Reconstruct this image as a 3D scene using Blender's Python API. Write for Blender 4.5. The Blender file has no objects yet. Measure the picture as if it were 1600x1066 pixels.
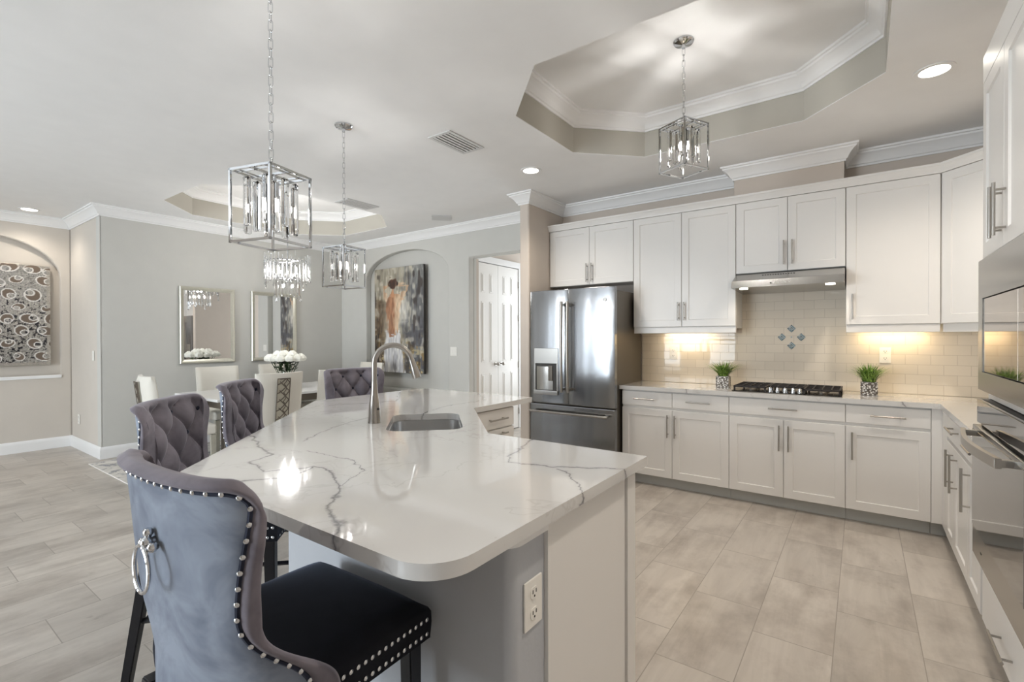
import bpy, bmesh, math, random
import numpy as np
from mathutils import Vector, Matrix
from mathutils.geometry import tessellate_polygon
random.seed(7); rng=np.random.RandomState(5)
PI=math.pi
S=bpy.context.scene; C=S.collection

# ------------------------------------------------------------------ camera
CAMH=1.365
yaw,pitch,roll=math.radians(35.88),math.radians(-.36),math.radians(-.165)
fwd=Vector((-math.sin(yaw)*math.cos(pitch),math.cos(yaw)*math.cos(pitch),math.sin(pitch)))
rgt=Vector((math.cos(yaw),math.sin(yaw),0)); upv=rgt.cross(fwd)
r2=rgt*math.cos(roll)+upv*math.sin(roll); u2=-rgt*math.sin(roll)+upv*math.cos(roll)
cam=bpy.data.cameras.new('camera'); camo=bpy.data.objects.new('camera',cam); C.objects.link(camo)
cam.sensor_width=36; cam.lens=36*754.2/1600; cam.clip_start=.02; cam.clip_end=100
m=Matrix((r2,u2,-fwd)).transposed().to_4x4(); m.translation=Vector((0,0,CAMH)); camo.matrix_world=m
S.camera=camo

# ------------------------------------------------------------------ world, exposure, daylight
S.view_settings.view_transform='Standard'; S.view_settings.look='None'
S.view_settings.exposure=0.22; S.view_settings.gamma=1.0
S.cycles.use_denoising=True; S.cycles.max_bounces=10; S.cycles.diffuse_bounces=5; S.cycles.glossy_bounces=5
S.cycles.transmission_bounces=8; S.cycles.transparent_max_bounces=8; S.cycles.caustics_refractive=False; S.cycles.caustics_reflective=False
S.cycles.sample_clamp_indirect=4.0
w=bpy.data.worlds.new('sky'); S.world=w; w.use_nodes=True
bg=w.node_tree.nodes['Background']; bg.inputs[0].default_value=(.82,.9,1,1); bg.inputs[1].default_value=1.6

def light(name,kind,loc,energy,color=(1,1,1),size=.1,size_y=None,direction=None,spot=None,blend=.5,parent=None):
    l=bpy.data.lights.new(name,kind); l.energy=energy; l.color=color
    if kind=='AREA':
        l.shape='RECTANGLE' if size_y else 'DISK'; l.size=size
        if size_y: l.size_y=size_y
    else: l.shadow_soft_size=size
    if kind=='SPOT': l.spot_size=spot; l.spot_blend=blend
    o=bpy.data.objects.new(name,l); C.objects.link(o); o.location=loc
    if direction is not None: o.rotation_euler=Vector(direction).to_track_quat('-Z','Y').to_euler()
    if parent: o.parent=parent
    return o
DAY=(.84,.93,1.0); WARM=(1,.90,.78)
light('daylight_south_window','AREA',(-3.75,-4.35,1.35),225,DAY,2.3,2.3,(0,1,0.0))
light('daylight_southwest_window','AREA',(-5.95,-4.35,1.35),55,DAY,1.0,2.3,(0,1,0.0))
light('daylight_hall','AREA',(-3.6,7.0,1.5),32,DAY,1.2,2.0,(0,-1,0))

# ------------------------------------------------------------------ helpers
def s2l(c):
    c=c/255.; return c/12.92 if c<=.04045 else ((c+.055)/1.055)**2.4
def col(r,g,b): return (s2l(r),s2l(g),s2l(b),1)
class NT:
    def __init__(s,name):
        s.m=bpy.data.materials.new(name); s.m.use_nodes=True; s.t=s.m.node_tree
        s.p=s.t.nodes['Principled BSDF']
    def n(s,typ,**kw):
        x=s.t.nodes.new(typ)
        for k,v in kw.items(): setattr(x,k,v)
        return x
    def l(s,a,b): s.t.links.new(a,b)
    def math(s,op,a,b=None,clamp=False):
        x=s.n('ShaderNodeMath',operation=op); x.use_clamp=clamp
        for i,v in enumerate((a,b)):
            if v is None: continue
            if isinstance(v,(int,float)): x.inputs[i].default_value=v
            else: s.l(v,x.inputs[i])
        return x.outputs[0]
    def mix(s,f,a,b,blend='MIX'):
        x=s.n('ShaderNodeMix',data_type='RGBA',blend_type=blend)
        for i,v in ((0,f),(6,a),(7,b)):
            if isinstance(v,(int,float)): x.inputs[i].default_value=v
            elif isinstance(v,tuple): x.inputs[i].default_value=v
            else: s.l(v,x.inputs[i])
        return x.outputs[2]
    def noise(s,scale,detail=3,rough=.5,vec=None,out=0,dist=0):
        x=s.n('ShaderNodeTexNoise'); x.inputs['Scale'].default_value=scale; x.inputs['Detail'].default_value=detail
        x.inputs['Roughness'].default_value=rough; x.inputs['Distortion'].default_value=dist
        if vec is not None: s.l(vec,x.inputs['Vector'])
        return x.outputs[out]
    def obj(s): return s.n('ShaderNodeTexCoord').outputs['Object']
    def pos(s): return s.n('ShaderNodeNewGeometry').outputs['Position']
    def ramp(s,f,stops):
        x=s.n('ShaderNodeValToRGB'); s.l(f,x.inputs[0]); cr=x.color_ramp
        while len(cr.elements)<len(stops): cr.elements.new(.5)
        for e,(p,c) in zip(cr.elements,stops): e.position=p; e.color=c
        return x.outputs[0]
    def bump(s,h,strength=.2,dist=.01):
        x=s.n('ShaderNodeBump'); x.inputs['Strength'].default_value=strength; x.inputs['Distance'].default_value=dist
        s.l(h,x.inputs['Height']); s.l(x.outputs[0],s.p.inputs['Normal'])
    def set(s,**kw):
        for k,v in kw.items():
            k=k.replace('_',' ')
            s.p.inputs[k].default_value=v
        return s
def simple(name,c,rough=.5,metal=0,var=.03,vscale=6,bump=0,bscale=200,**kw):
    n=NT(name); n.set(Roughness=rough,Metallic=metal,**kw)
    v=n.noise(vscale,2,vec=n.obj())
    a=tuple(max(0,x*(1-var)) for x in c[:3])+(1,); b=tuple(min(1,x*(1+var)) for x in c[:3])+(1,)
    n.l(n.mix(v,a,b),n.p.inputs['Base Color'])
    if bump: n.bump(n.noise(bscale,2,vec=n.obj()),bump,.002)
    return n.m
M={}
M['ceil']=simple('ceiling_paint',col(240,240,240),.9,bump=.15,bscale=90)
M['beige']=simple('beige_wall_paint',col(204,194,184),.85,bump=.2,bscale=70)
M['sage']=simple('grey_green_wall_paint',col(204,203,198),.85,bump=.2,bscale=70)
M['sand']=simple('sand_wall_paint',col(208,201,192),.85,bump=.2,bscale=70)
M['tray']=simple('taupe_grey_tray_paint',col(186,182,172),.85,bump=.2,bscale=70)
M['knee']=simple('cool_grey_wall_paint',col(186,189,194),.8,bump=.35,bscale=45)
M['trim']=simple('white_trim_paint',col(240,240,240),.45,var=.01)
M['cab']=simple('white_cabinet_lacquer',col(232,230,227),.32,var=.012)
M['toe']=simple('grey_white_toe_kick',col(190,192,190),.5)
M['door']=simple('white_door_paint',col(244,243,240),.35,var=.01)
M['plate']=simple('white_plastic',col(240,238,232),.35,var=.01)
M['slot']=simple('dark_plastic_slot',col(60,58,55),.5)
M['chrome']=simple('polished_chrome',col(215,217,220),.06,1,var=.0)
M['nickel']=simple('brushed_nickel',col(176,172,166),.28,1,var=.03)
M['blackiron']=simple('black_cast_iron',col(36,30,28),.5,bump=.3,bscale=300)
M['blackgl']=simple('black_enamel',col(14,12,12),.12)
M['legwood']=simple('black_navy_wood',col(14,15,22),.35)
M['woodgrey']=simple('grey_brown_wood',col(96,88,78),.5,var=.2,vscale=20)
M['tablewhite']=simple('white_table_top',col(236,236,236),.15,var=.01)
M['linen']=simple('ivory_upholstery',col(226,222,212),.9,bump=.3,bscale=500,Sheen_Weight=.2)
M['lattice']=simple('taupe_lattice',col(98,88,78),.5,var=.1)
M['petal']=simple('white_petals',col(240,240,232),.7,Subsurface_Weight=.0)
M['leaf']=simple('dark_green_leaves',col(50,72,40),.5,var=.3,vscale=30)
M['vent']=simple('vent_white',col(214,214,214),.5)
M['ventdark']=simple('vent_shadow_gap',col(70,70,70),.8)
M['sockwhite']=M['plate']
def emis(name,c,s):
    n=NT(name); n.set(Emission_Color=c,Emission_Strength=s); n.p.inputs['Base Color'].default_value=c; return n.m
M['lampwarm']=emis('downlight_lens',(1,.93,.82,1),9)
M['bulb']=emis('bulb_glow',(1,.96,.9,1),30)
M['hoodlamp']=emis('hood_lamp_lens',(1,.93,.8,1),8)
M['strip']=emis('cabinet_light_strip',(1,.8,.5,1),6)
# stainless
def stainless(name,c,rough,axis='Z'):
    n=NT(name); n.set(Metallic=1.0,Roughness=rough)
    mp=n.n('ShaderNodeMapping'); mp.inputs['Scale'].default_value=(400,400,3) if axis=='Z' else (3,400,400)
    n.l(n.obj(),mp.inputs[0]); v=n.noise(1,2,vec=mp.outputs[0])
    a=tuple(x*.94 for x in c[:3])+(1,); n.l(n.mix(v,a,c),n.p.inputs['Base Color'])
    n.l(n.math('MULTIPLY_ADD',v,.08),n.p.inputs['Roughness']) if False else None
    tg=n.n('ShaderNodeTangent',direction_type='RADIAL',axis='Z'); n.l(tg.outputs[0],n.p.inputs['Tangent']); n.set(Anisotropic=.7)
    
    if axis!='Z': n.bump(v,.02,.001); return n.m
    mw_=n.n('ShaderNodeMapping'); mw_.inputs['Scale'].default_value=(6,6,.7); n.l(n.obj(),mw_.inputs[0])
    n.bump(n.math('ADD',n.math('MULTIPLY',v,.02),n.noise(1,1,vec=mw_.outputs[0])),.42,.02)
    return n.m
M['steel']=stainless('brushed_stainless_vertical',col(158,160,163),.20)
M['steelh']=stainless('brushed_stainless_horizontal',col(188,186,182),.24,'X')
M['steelside']=simple('grey_fridge_side_metal',col(112,106,98),.42,.6)
M['sink']=simple('satin_sink_steel',col(205,205,205),.30,1)
# glass
def glass(name,c=(1,1,1,1),rough=0,ior=1.45):
    n=NT(name); n.set(Roughness=rough,Transmission_Weight=1.0,IOR=ior); n.p.inputs['Base Color'].default_value=c; return n.m
M['crystal']=glass('clear_crystal',ior=1.5)
M['vase']=glass('vase_glass',(.93,.97,.94,1))
n=NT('mirror_silver'); n.set(Metallic=1,Roughness=.01); n.p.inputs['Base Color'].default_value=(.93,.93,.93,1); M['mirror']=n.m
M['frame']=simple('champagne_silver_frame',col(205,203,190),.3,.55,var=.08,vscale=40)
n=NT('oven_dark_glass'); n.set(Roughness=.03,Specular_IOR_Level=1.0,Coat_Weight=.6,IOR=1.8); n.p.inputs['Base Color'].default_value=col(40,38,38); M['ovenglass']=n.m
n=NT('bronze_mirror_glass'); n.set(Roughness=.03,Metallic=.9); n.p.inputs['Base Color'].default_value=col(152,142,132); M['mwglass']=n.m
# velvet
def velvet(name,c1,c2,sheen,tint):
    n=NT(name); n.set(Roughness=.75,Sheen_Weight=sheen,Sheen_Roughness=.35,Sheen_Tint=tint,Specular_IOR_Level=.2)
    v=n.noise(5,4,.6,vec=n.obj(),dist=.8)
    n.l(n.ramp(v,[(.35,c1),(.62,c2)]),n.p.inputs['Base Color'])
    n.bump(n.noise(700,1,vec=n.obj()),.1,.001); return n.m
M['velvet']=velvet('slate_grey_velvet',col(106,101,109),col(134,128,136),.45,(.9,.88,.95,1))
M['velvetback']=velvet('blue_grey_velvet',col(106,114,130),col(146,155,170),.35,(.88,.92,1,1))
M['velvetdark']=velvet('black_velvet',col(16,17,23),col(24,26,34),.25,(.6,.68,.9,1))
M['velvetnavy']=velvet('navy_welt_velvet',col(34,38,52),col(52,56,72),.3,(.7,.8,1,1))
# quartz
n=NT('veined_white_quartz'); n.set(Roughness=.06,Coat_Weight=.3,Coat_Roughness=.03,IOR=1.6)
P=n.pos()
warp=n.noise(1.3,4,.6,vec=P,out=1); vm=n.n('ShaderNodeVectorMath',operation='MULTIPLY_ADD'); n.l(warp,vm.inputs[0]); vm.inputs[1].default_value=(1.1,1.1,1.1); n.l(P,vm.inputs[2])
VE=[([(-1.62,.70),(-1.50,.84),(-1.556,.956),(-1.468,.965),(-1.292,.892),(-1.159,.776),(-1.041,.703),(-.948,.637)],1.0),
 ([(-2.62,1.30),(-2.30,1.10),(-2.027,1.015),(-1.855,.973),(-1.809,.864),(-1.63,.835),(-1.56,.95)],1.1),
 ([(-1.175,1.80),(-1.119,1.571),(-1.086,1.466),(-1.041,1.406),(-.892,1.447),(-.70,1.53),(-.62,1.60)],1.1),
 ([(-.64,1.20),(-.72,1.33),(-.86,1.43)],1.6),
 ([(-1.985,1.166),(-2.166,1.445),(-2.30,1.80)],2.4),([(-2.037,1.841),(-2.224,2.287),(-2.209,2.734),(-2.6,3.1)],2.0),
 ([(-1.794,1.081),(-1.579,1.107),(-1.372,1.037),(-1.29,.892)],2.6),([(-2.9,1.9),(-2.7,2.3),(-3.1,2.7)],1.8),
 ([(-1.25,4.25),(-1.18,4.55),(-1.30,4.95)],1.2),([(.2,4.25),(.5,4.6),(.9,4.5)],2.2)]
wp=n.n('ShaderNodeVectorMath',operation='MULTIPLY_ADD'); n.l(n.noise(7,4,.65,vec=P,out=1),wp.inputs[0]); wp.inputs[1].default_value=(.10,.10,0); 
ws=n.n('ShaderNodeVectorMath',operation='ADD'); n.l(P,ws.inputs[0]); ws.inputs[1].default_value=(-.05,-.05,0); n.l(ws.outputs[0],wp.inputs[2])
flat=n.n('ShaderNodeVectorMath',operation='MULTIPLY'); n.l(wp.outputs[0],flat.inputs[0]); flat.inputs[1].default_value=(1,1,0)
def vm_(op,a,b=None,out=0,**k):
    x=n.n('ShaderNodeVectorMath',operation=op)
    for i,q in enumerate((a,b)):
        if q is None: continue
        if isinstance(q,tuple): x.inputs[i].default_value=q
        else: n.l(q,x.inputs[i])
    for kk,q in k.items(): n.l(q,x.inputs[kk])
    return x.outputs[out]
dist=None
for L_,wt in VE:
    for (ax0,ay0),(bx0,by0) in zip(L_,L_[1:]):
        d_=(bx0-ax0,by0-ay0,0); dl2=d_[0]**2+d_[1]**2+1e-6
        pa_=vm_('SUBTRACT',flat.outputs[0],(ax0,ay0,0)); tt=n.math('DIVIDE',vm_('DOT_PRODUCT',pa_,d_,out=1),dl2,clamp=True)
        sc_=n.n('ShaderNodeVectorMath',operation='SCALE'); sc_.inputs[0].default_value=d_; n.l(tt,sc_.inputs['Scale'])
        q=n.math('MULTIPLY',vm_('DISTANCE',pa_,sc_.outputs[0],out=1),wt)
        dist=q if dist is None else n.math('MINIMUM',dist,q)
thick=n.math('MULTIPLY_ADD',n.noise(5,3,.6,vec=P),-1.3); thick.node.inputs[2].default_value=1.25
dd=n.math('DIVIDE',dist,n.math('MAXIMUM',thick,.25))
core=n.ramp(dd,[(0,(1,1,1,1)),(.006,(.55,.55,.55,1)),(.014,(0,0,0,1))])
halo=n.ramp(dd,[(0,(1,1,1,1)),(.05,(0,0,0,1))])
v3=n.noise(1.1,5,.6,vec=vm.outputs[0]); r3_=n.math('ABSOLUTE',n.math('SUBTRACT',v3,.47)); fine=n.ramp(r3_,[(0,(1,1,1,1)),(.008,(0,0,0,1))])
base=n.mix(n.noise(1.5,3,vec=P),col(208,207,205),col(222,221,219))
c1=n.mix(n.math('MULTIPLY',halo,.28),base,col(170,166,164))
c2=n.mix(n.math('MULTIPLY',core,.8),c1,col(92,90,96))
c3=n.mix(n.math('MULTIPLY',fine,.22),c2,col(150,142,136))
n.l(c3,n.p.inputs['Base Color']); M['quartz']=n.m
# floor
n=NT('wood_look_porcelain'); n.set(Roughness=.32)
P=n.pos(); sx=n.n('ShaderNodeSeparateXYZ'); n.l(P,sx.inputs[0])
u=n.math('DIVIDE',n.math('ADD',sx.outputs[0],.408+31.2),.312); row=n.math('FLOOR',u); fu=n.math('FRACT',u)
# row 100 holds x in [-.408,-.096]; its joint at y=2.466, each row towards -x shifts +.213
sh=n.math('MULTIPLY',n.math('SUBTRACT',row,100),.2113)
v=n.math('DIVIDE',n.math('ADD',n.math('ADD',sx.outputs[1],sh),63.4-2.466),.634); cl=n.math('FLOOR',v); fv=n.math('FRACT',v)
def edge(f,wd): return n.math('LESS_THAN',n.math('MINIMUM',f,n.math('SUBTRACT',1,f)),wd)
gr=n.math('MAXIMUM',edge(fu,.0062),edge(fv,.0034))
cx=n.n('ShaderNodeCombineXYZ'); n.l(row,cx.inputs[0]); n.l(cl,cx.inputs[1]); wn=n.n('ShaderNodeTexWhiteNoise'); n.l(cx.outputs[0],wn.inputs[0])
off=n.n('ShaderNodeVectorMath',operation='SCALE'); n.l(wn.outputs[1],off.inputs[0]); off.inputs['Scale'].default_value=30
ad=n.n('ShaderNodeVectorMath',operation='ADD'); n.l(P,ad.inputs[0]); n.l(off.outputs[0],ad.inputs[1])
mp=n.n('ShaderNodeMapping'); mp.inputs['Scale'].default_value=(9,1.1,1); n.l(ad.outputs[0],mp.inputs[0])
g1=n.noise(1.2,5,.62,vec=mp.outputs[0],dist=.6)
mp2=n.n('ShaderNodeMapping'); mp2.inputs['Scale'].default_value=(2.4,1.6,1); n.l(ad.outputs[0],mp2.inputs[0])
g2=n.noise(1.5,5,.65,vec=mp2.outputs[0])
t=n.mix(n.ramp(g1,[(.3,(0,0,0,1)),(.7,(1,1,1,1))]),col(156,145,134),col(204,195,184)); blot=n.ramp(g2,[(.34,col(160,149,138)),(.56,col(205,196,185))])
t2=n.mix(.55,t,blot); bright=n.math('MULTIPLY_ADD',wn.outputs[0],.16); bright.node.inputs[2].default_value=.88
hs=n.n('ShaderNodeHueSaturation'); hs.inputs['Saturation'].default_value=.9; n.l(bright,hs.inputs['Value']); n.l(t2,hs.inputs['Color'])
kn=n.ramp(n.noise(3.2,3,.6,vec=mp2.outputs[0],dist=1.2),[(.70,(0,0,0,1)),(.76,(1,1,1,1))])
t3=n.mix(n.math('MULTIPLY',kn,.35),hs.outputs[0],col(110,98,86))
n.l(n.mix(gr,t3,col(150,142,132)),n.p.inputs['Base Color'])
n.bump(n.math('SUBTRACT',n.math('MULTIPLY',g1,.25),gr),.25,.002); M['floor']=n.m
# subway tile
n=NT('cream_subway_tile'); n.set(Roughness=.22,IOR=1.4,Specular_IOR_Level=.35)
P=n.pos(); sx=n.n('ShaderNodeSeparateXYZ'); n.l(P,sx.inputs[0]); ax=n.math('ADD',sx.outputs[0],sx.outputs[1]); cx=n.n('ShaderNodeCombineXYZ'); n.l(ax,cx.inputs[0]); n.l(sx.outputs[2],cx.inputs[1])
bt=n.n('ShaderNodeTexBrick'); n.l(cx.outputs[0],bt.inputs['Vector']); bt.inputs['Scale'].default_value=1; bt.inputs['Brick Width'].default_value=.152; bt.inputs['Row Height'].default_value=.0765
bt.inputs['Mortar Size'].default_value=.0016; bt.inputs['Mortar Smooth'].default_value=.3
bt.inputs['Color1'].default_value=col(226,217,203); bt.inputs['Color2'].default_value=col(221,212,198); bt.inputs['Mortar'].default_value=col(196,186,172)
n.l(bt.outputs[0],n.p.inputs['Base Color']); n.l(n.math('MULTIPLY',bt.outputs[1],.6),n.p.inputs['Roughness'])
h=n.math('ADD',n.math('MULTIPLY',bt.outputs[1],-1.0),n.math('MULTIPLY',n.noise(5,1,vec=P),.25)); n.bump(h,.35,.003); M['tile']=n.m
# mosaic accents / pots / rug
n=NT('blue_silver_glass_mosaic'); n.set(Roughness=.1,Metallic=.4)
sp=n.n('ShaderNodeTexVoronoi'); sp.inputs['Scale'].default_value=130; n.l(n.obj(),sp.inputs['Vector'])
n.l(n.ramp(sp.outputs['Color'],[(.25,col(60,84,98)),(.5,col(150,185,200)),(.75,col(240,246,248))]),n.p.inputs['Base Color']); M['mosaic']=n.m
n=NT('woven_silver_pot'); n.set(Roughness=.35,Metallic=.5)
sp=n.n('ShaderNodeTexVoronoi'); sp.inputs['Scale'].default_value=75; n.l(n.obj(),sp.inputs['Vector'])
n.l(n.ramp(sp.outputs['Distance'],[(.2,col(232,228,222)),(.6,col(96,88,80))]),n.p.inputs['Base Color']); n.bump(sp.outputs['Distance'],.6,.004); M['pot']=n.m
n=NT('grass_green'); n.set(Roughness=.5); n.l(n.ramp(n.noise(60,2,vec=n.obj()),[(.35,col(52,84,30)),(.62,col(140,174,78))]),n.p.inputs['Base Color']); M['grass']=n.m
n=NT('distressed_cream_rug'); n.set(Roughness=.95)
f=n.noise(7,5,.7,vec=n.obj(),dist=.6); n.l(n.ramp(f,[(.38,col(140,142,148)),(.48,col(218,214,208)),(.7,col(232,228,222))]),n.p.inputs['Base Color']); n.bump(n.noise(300,1,vec=n.obj()),.3,.003); M['rug']=n.m
M['rugedge']=simple('rug_binding',col(236,232,226),.9)
def vcmat(name,rough,metal=False):
    n=NT(name); n.set(Roughness=rough); a=n.n('ShaderNodeVertexColor'); a.layer_name='paint'; n.l(a.outputs[0],n.p.inputs['Base Color'])
    if metal:
        n.l(a.outputs[1],n.p.inputs['Metallic']); n.l(n.math('SUBTRACT',.55,n.math('MULTIPLY',a.outputs[1],.40)),n.p.inputs['Roughness'])
    return n.m
M['paint']=vcmat('painted_canvas',.5); M['fret']=vcmat('mosaic_fretwork_surface',.3,True)
M['canvasedge']=simple('dark_canvas_edge',col(48,44,40),.6)

# --- mesh builders
class B:
    def __init__(s): s.b=bmesh.new()
    def box(s,x0,y0,z0,x1,y1,z1,bev=0,seg=2,M4=None):
        r=bmesh.ops.create_cube(s.b,size=1); vs=r['verts']
        T=Matrix.Translation(((x0+x1)/2,(y0+y1)/2,(z0+z1)/2))@Matrix.Diagonal((abs(x1-x0),abs(y1-y0),abs(z1-z0),1))
        if M4 is not None: T=M4@T
        bmesh.ops.transform(s.b,matrix=T,verts=vs)
        if bev>0:
            es=list({e for v in vs for e in v.link_edges}); bmesh.ops.bevel(s.b,geom=es,offset=bev,segments=seg,affect='EDGES',profile=.5)
        return s
    def cyl(s,p0,p1,r,r1=None,n=16,caps=True):
        p0=Vector(p0);p1=Vector(p1);d=p1-p0
        T=Matrix.Translation((p0+p1)/2)@d.to_track_quat('Z','Y').to_matrix().to_4x4()
        bmesh.ops.create_cone(s.b,cap_ends=caps,segments=n,radius1=r,radius2=r if r1 is None else r1,depth=d.length,matrix=T); return s
    def sph(s,c,r,n=12,sc=(1,1,1),sub=None):
        T=Matrix.Translation(c)@Matrix.Diagonal((sc[0],sc[1],sc[2],1))
        bmesh.ops.create_uvsphere(s.b,u_segments=n,v_segments=max(4,n//2),radius=r,matrix=T); return s
    def tube(s,pts,r,n=10,closed=False):
        pts=[Vector(p) for p in pts]; N=len(pts); rings=[]; up=None
        rr=r if hasattr(r,'__len__') else [r]*N
        for i,p in enumerate(pts):
            a=pts[(i-1)%N] if (closed or i>0) else p; c=pts[(i+1)%N] if (closed or i<N-1) else p
            t=(c-a).normalized()
            if up is None:
                up=Vector((0,0,1)) if abs(t.z)<.9 else Vector((1,0,0))
            x=t.cross(up).normalized(); y=x.cross(t).normalized(); up=y
            rings.append([s.b.verts.new(p+(x*math.cos(2*PI*k/n)+y*math.sin(2*PI*k/n))*rr[i]) for k in range(n)])
        for i in range(N if closed else N-1):
            A=rings[i];D=rings[(i+1)%N]
            for k in range(n): s.b.faces.new((A[k],A[(k+1)%n],D[(k+1)%n],D[k]))
        if not closed:
            s.b.faces.new(rings[0][::-1]); s.b.faces.new(rings[-1])
        return s
    def lathe(s,prof,c=(0,0,0),n=24):
        rings=[]
        for r,z in prof:
            rings.append([s.b.verts.new((c[0]+r*math.cos(2*PI*k/n),c[1]+r*math.sin(2*PI*k/n),c[2]+z)) for k in range(n)])
        for A,D in zip(rings,rings[1:]):
            for k in range(n): s.b.faces.new((A[k],A[(k+1)%n],D[(k+1)%n],D[k]))
        s.b.faces.new(rings[0][::-1]); s.b.faces.new(rings[-1]); return s
    def slab(s,outer,holes,z0,z1,axis='z'):
        """flat plate with holes, extruded. axis: z -> (x,y)+z ; y -> (x,z) thick in y ; x -> (y,z) thick in x"""
        loops=[outer]+list(holes)
        def P3(p,h): return (p[0],p[1],h) if axis=='z' else ((p[0],h,p[1]) if axis=='y' else (h,p[0],p[1]))
        pl=[[Vector((p[0],p[1],0)) for p in L] for L in loops]; tris=tessellate_polygon(pl)
        flat=[p for L in loops for p in L]
        lo=[s.b.verts.new(P3(p,z0)) for p in flat]; hi=[s.b.verts.new(P3(p,z1)) for p in flat]
        for t in tris:
            try: s.b.faces.new([hi[i] for i in t]); s.b.faces.new([lo[i] for i in reversed(t)])
            except ValueError: pass
        k=0
        for L in loops:
            m_=len(L)
            for i in range(m_):
                a=k+i;b_=k+(i+1)%m_
                try: s.b.faces.new((lo[a],lo[b_],hi[b_],hi[a]))
                except ValueError: pass
            k+=m_
        return s
    def sweep(s,path,prof,z,closed=False):
        """profile (d,h): d towards the left of travel, h relative to z"""
        N=len(path); rings=[]
        for i,p in enumerate(path):
            p=Vector(p[:2])
            def nrm(a,b):
                d=(Vector(b[:2])-Vector(a[:2])).normalized(); return Vector((-d.y,d.x))
            n1=nrm(path[i-1],path[i]) if (closed or i>0) else None
            n2=nrm(path[i],path[(i+1)%N]) if (closed or i<N-1) else None
            if n1 is None: mt=n2
            elif n2 is None: mt=n1
            else: mt=(n1+n2)/(1+n1.dot(n2))
            rings.append([s.b.verts.new((p.x+mt.x*d,p.y+mt.y*d,z+h)) for d,h in prof])
        K=len(prof)
        for i in range(N if closed else N-1):
            A=rings[i];D=rings[(i+1)%N]
            for k in range(K): s.b.faces.new((A[k],D[k],D[(k+1)%K],A[(k+1)%K]))
        if not closed:
            s.b.faces.new(rings[0]); s.b.faces.new(rings[-1][::-1])
        return s
    def grid(s,P):
        nu=len(P);nv=len(P[0]); V=[[s.b.verts.new(P[i][j]) for j in range(nv)] for i in range(nu)]
        for i in range(nu-1):
            for j in range(nv-1): s.b.faces.new((V[i][j],V[i+1][j],V[i+1][j+1],V[i][j+1]))
        return V
    def make(s,name,mat,parent=None,smooth=True,angle=35,loc=None,merge=0):
        if merge: bmesh.ops.remove_doubles(s.b,verts=s.b.verts,dist=merge)
        bmesh.ops.recalc_face_normals(s.b,faces=s.b.faces)
        me=bpy.data.meshes.new(name); s.b.to_mesh(me); s.b.free()
        me.materials.append(M[mat] if isinstance(mat,str) else mat)
        if smooth:
            me.shade_smooth(); me.set_sharp_from_angle(angle=math.radians(angle))
        o=bpy.data.objects.new(name,me); C.objects.link(o)
        if smooth:
            wm=o.modifiers.new('weighted','WEIGHTED_NORMAL'); wm.keep_sharp=True
        if parent: o.parent=parent
        if loc: o.location=loc
        return o
def tag(o,label=None,cat=None,group=None,kind=None):
    if label: o['label']=label
    if cat: o['category']=cat
    if group: o['group']=group
    if kind: o['kind']=kind
    return o
def thing(name,label,cat,loc=(0,0,0),rz=0,group=None):
    o=bpy.data.objects.new(name,None); C.objects.link(o); o.location=loc; o.rotation_euler=(0,0,rz); o.empty_display_size=.1
    return tag(o,label,cat,group)
def copy_tree(o,parent=None):
    c=o.copy(); C.objects.link(c)
    if parent: c.parent=parent
    for ch in list(o.children): copy_tree(ch,c)
    return c
def struct(o,label=None): o['kind']='structure'; 
def st(b,name,mat,**k):
    o=b.make(name,mat,**k); o['kind']='structure'; return o
def bullnose(o,wd=.016):
    o.data.validate(); m_=o.modifiers.new('bullnose','BEVEL'); m_.width=wd; m_.segments=3; m_.limit_method='ANGLE'; m_.angle_limit=math.radians(50); m_.use_clamp_overlap=False
    return o
def rounded(pts,rad,seg=8):
    """round polygon corners; rad dict index->radius"""
    out=[];N=len(pts)
    for i,p in enumerate(pts):
        r=rad.get(i,0) if isinstance(rad,dict) else rad
        p=Vector(p)
        if r<=0: out.append(tuple(p)); continue
        a=(Vector(pts[i-1])-p).normalized(); b=(Vector(pts[(i+1)%N])-p).normalized()
        ang=a.angle(b); t=r/math.tan(ang/2); c=p+(a+b).normalized()*(r/math.sin(ang/2))
        p0=p+a*t;p1=p+b*t; v0=p0-c;v1=p1-c; tot=v0.angle(v1); sg=1 if v0.cross(v1)>0 else -1
        for k in range(seg+1):
            th=sg*tot*k/seg; out.append((c.x+v0.x*math.cos(th)-v0.y*math.sin(th),c.y+v0.x*math.sin(th)+v0.y*math.cos(th)))
    return out

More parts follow.
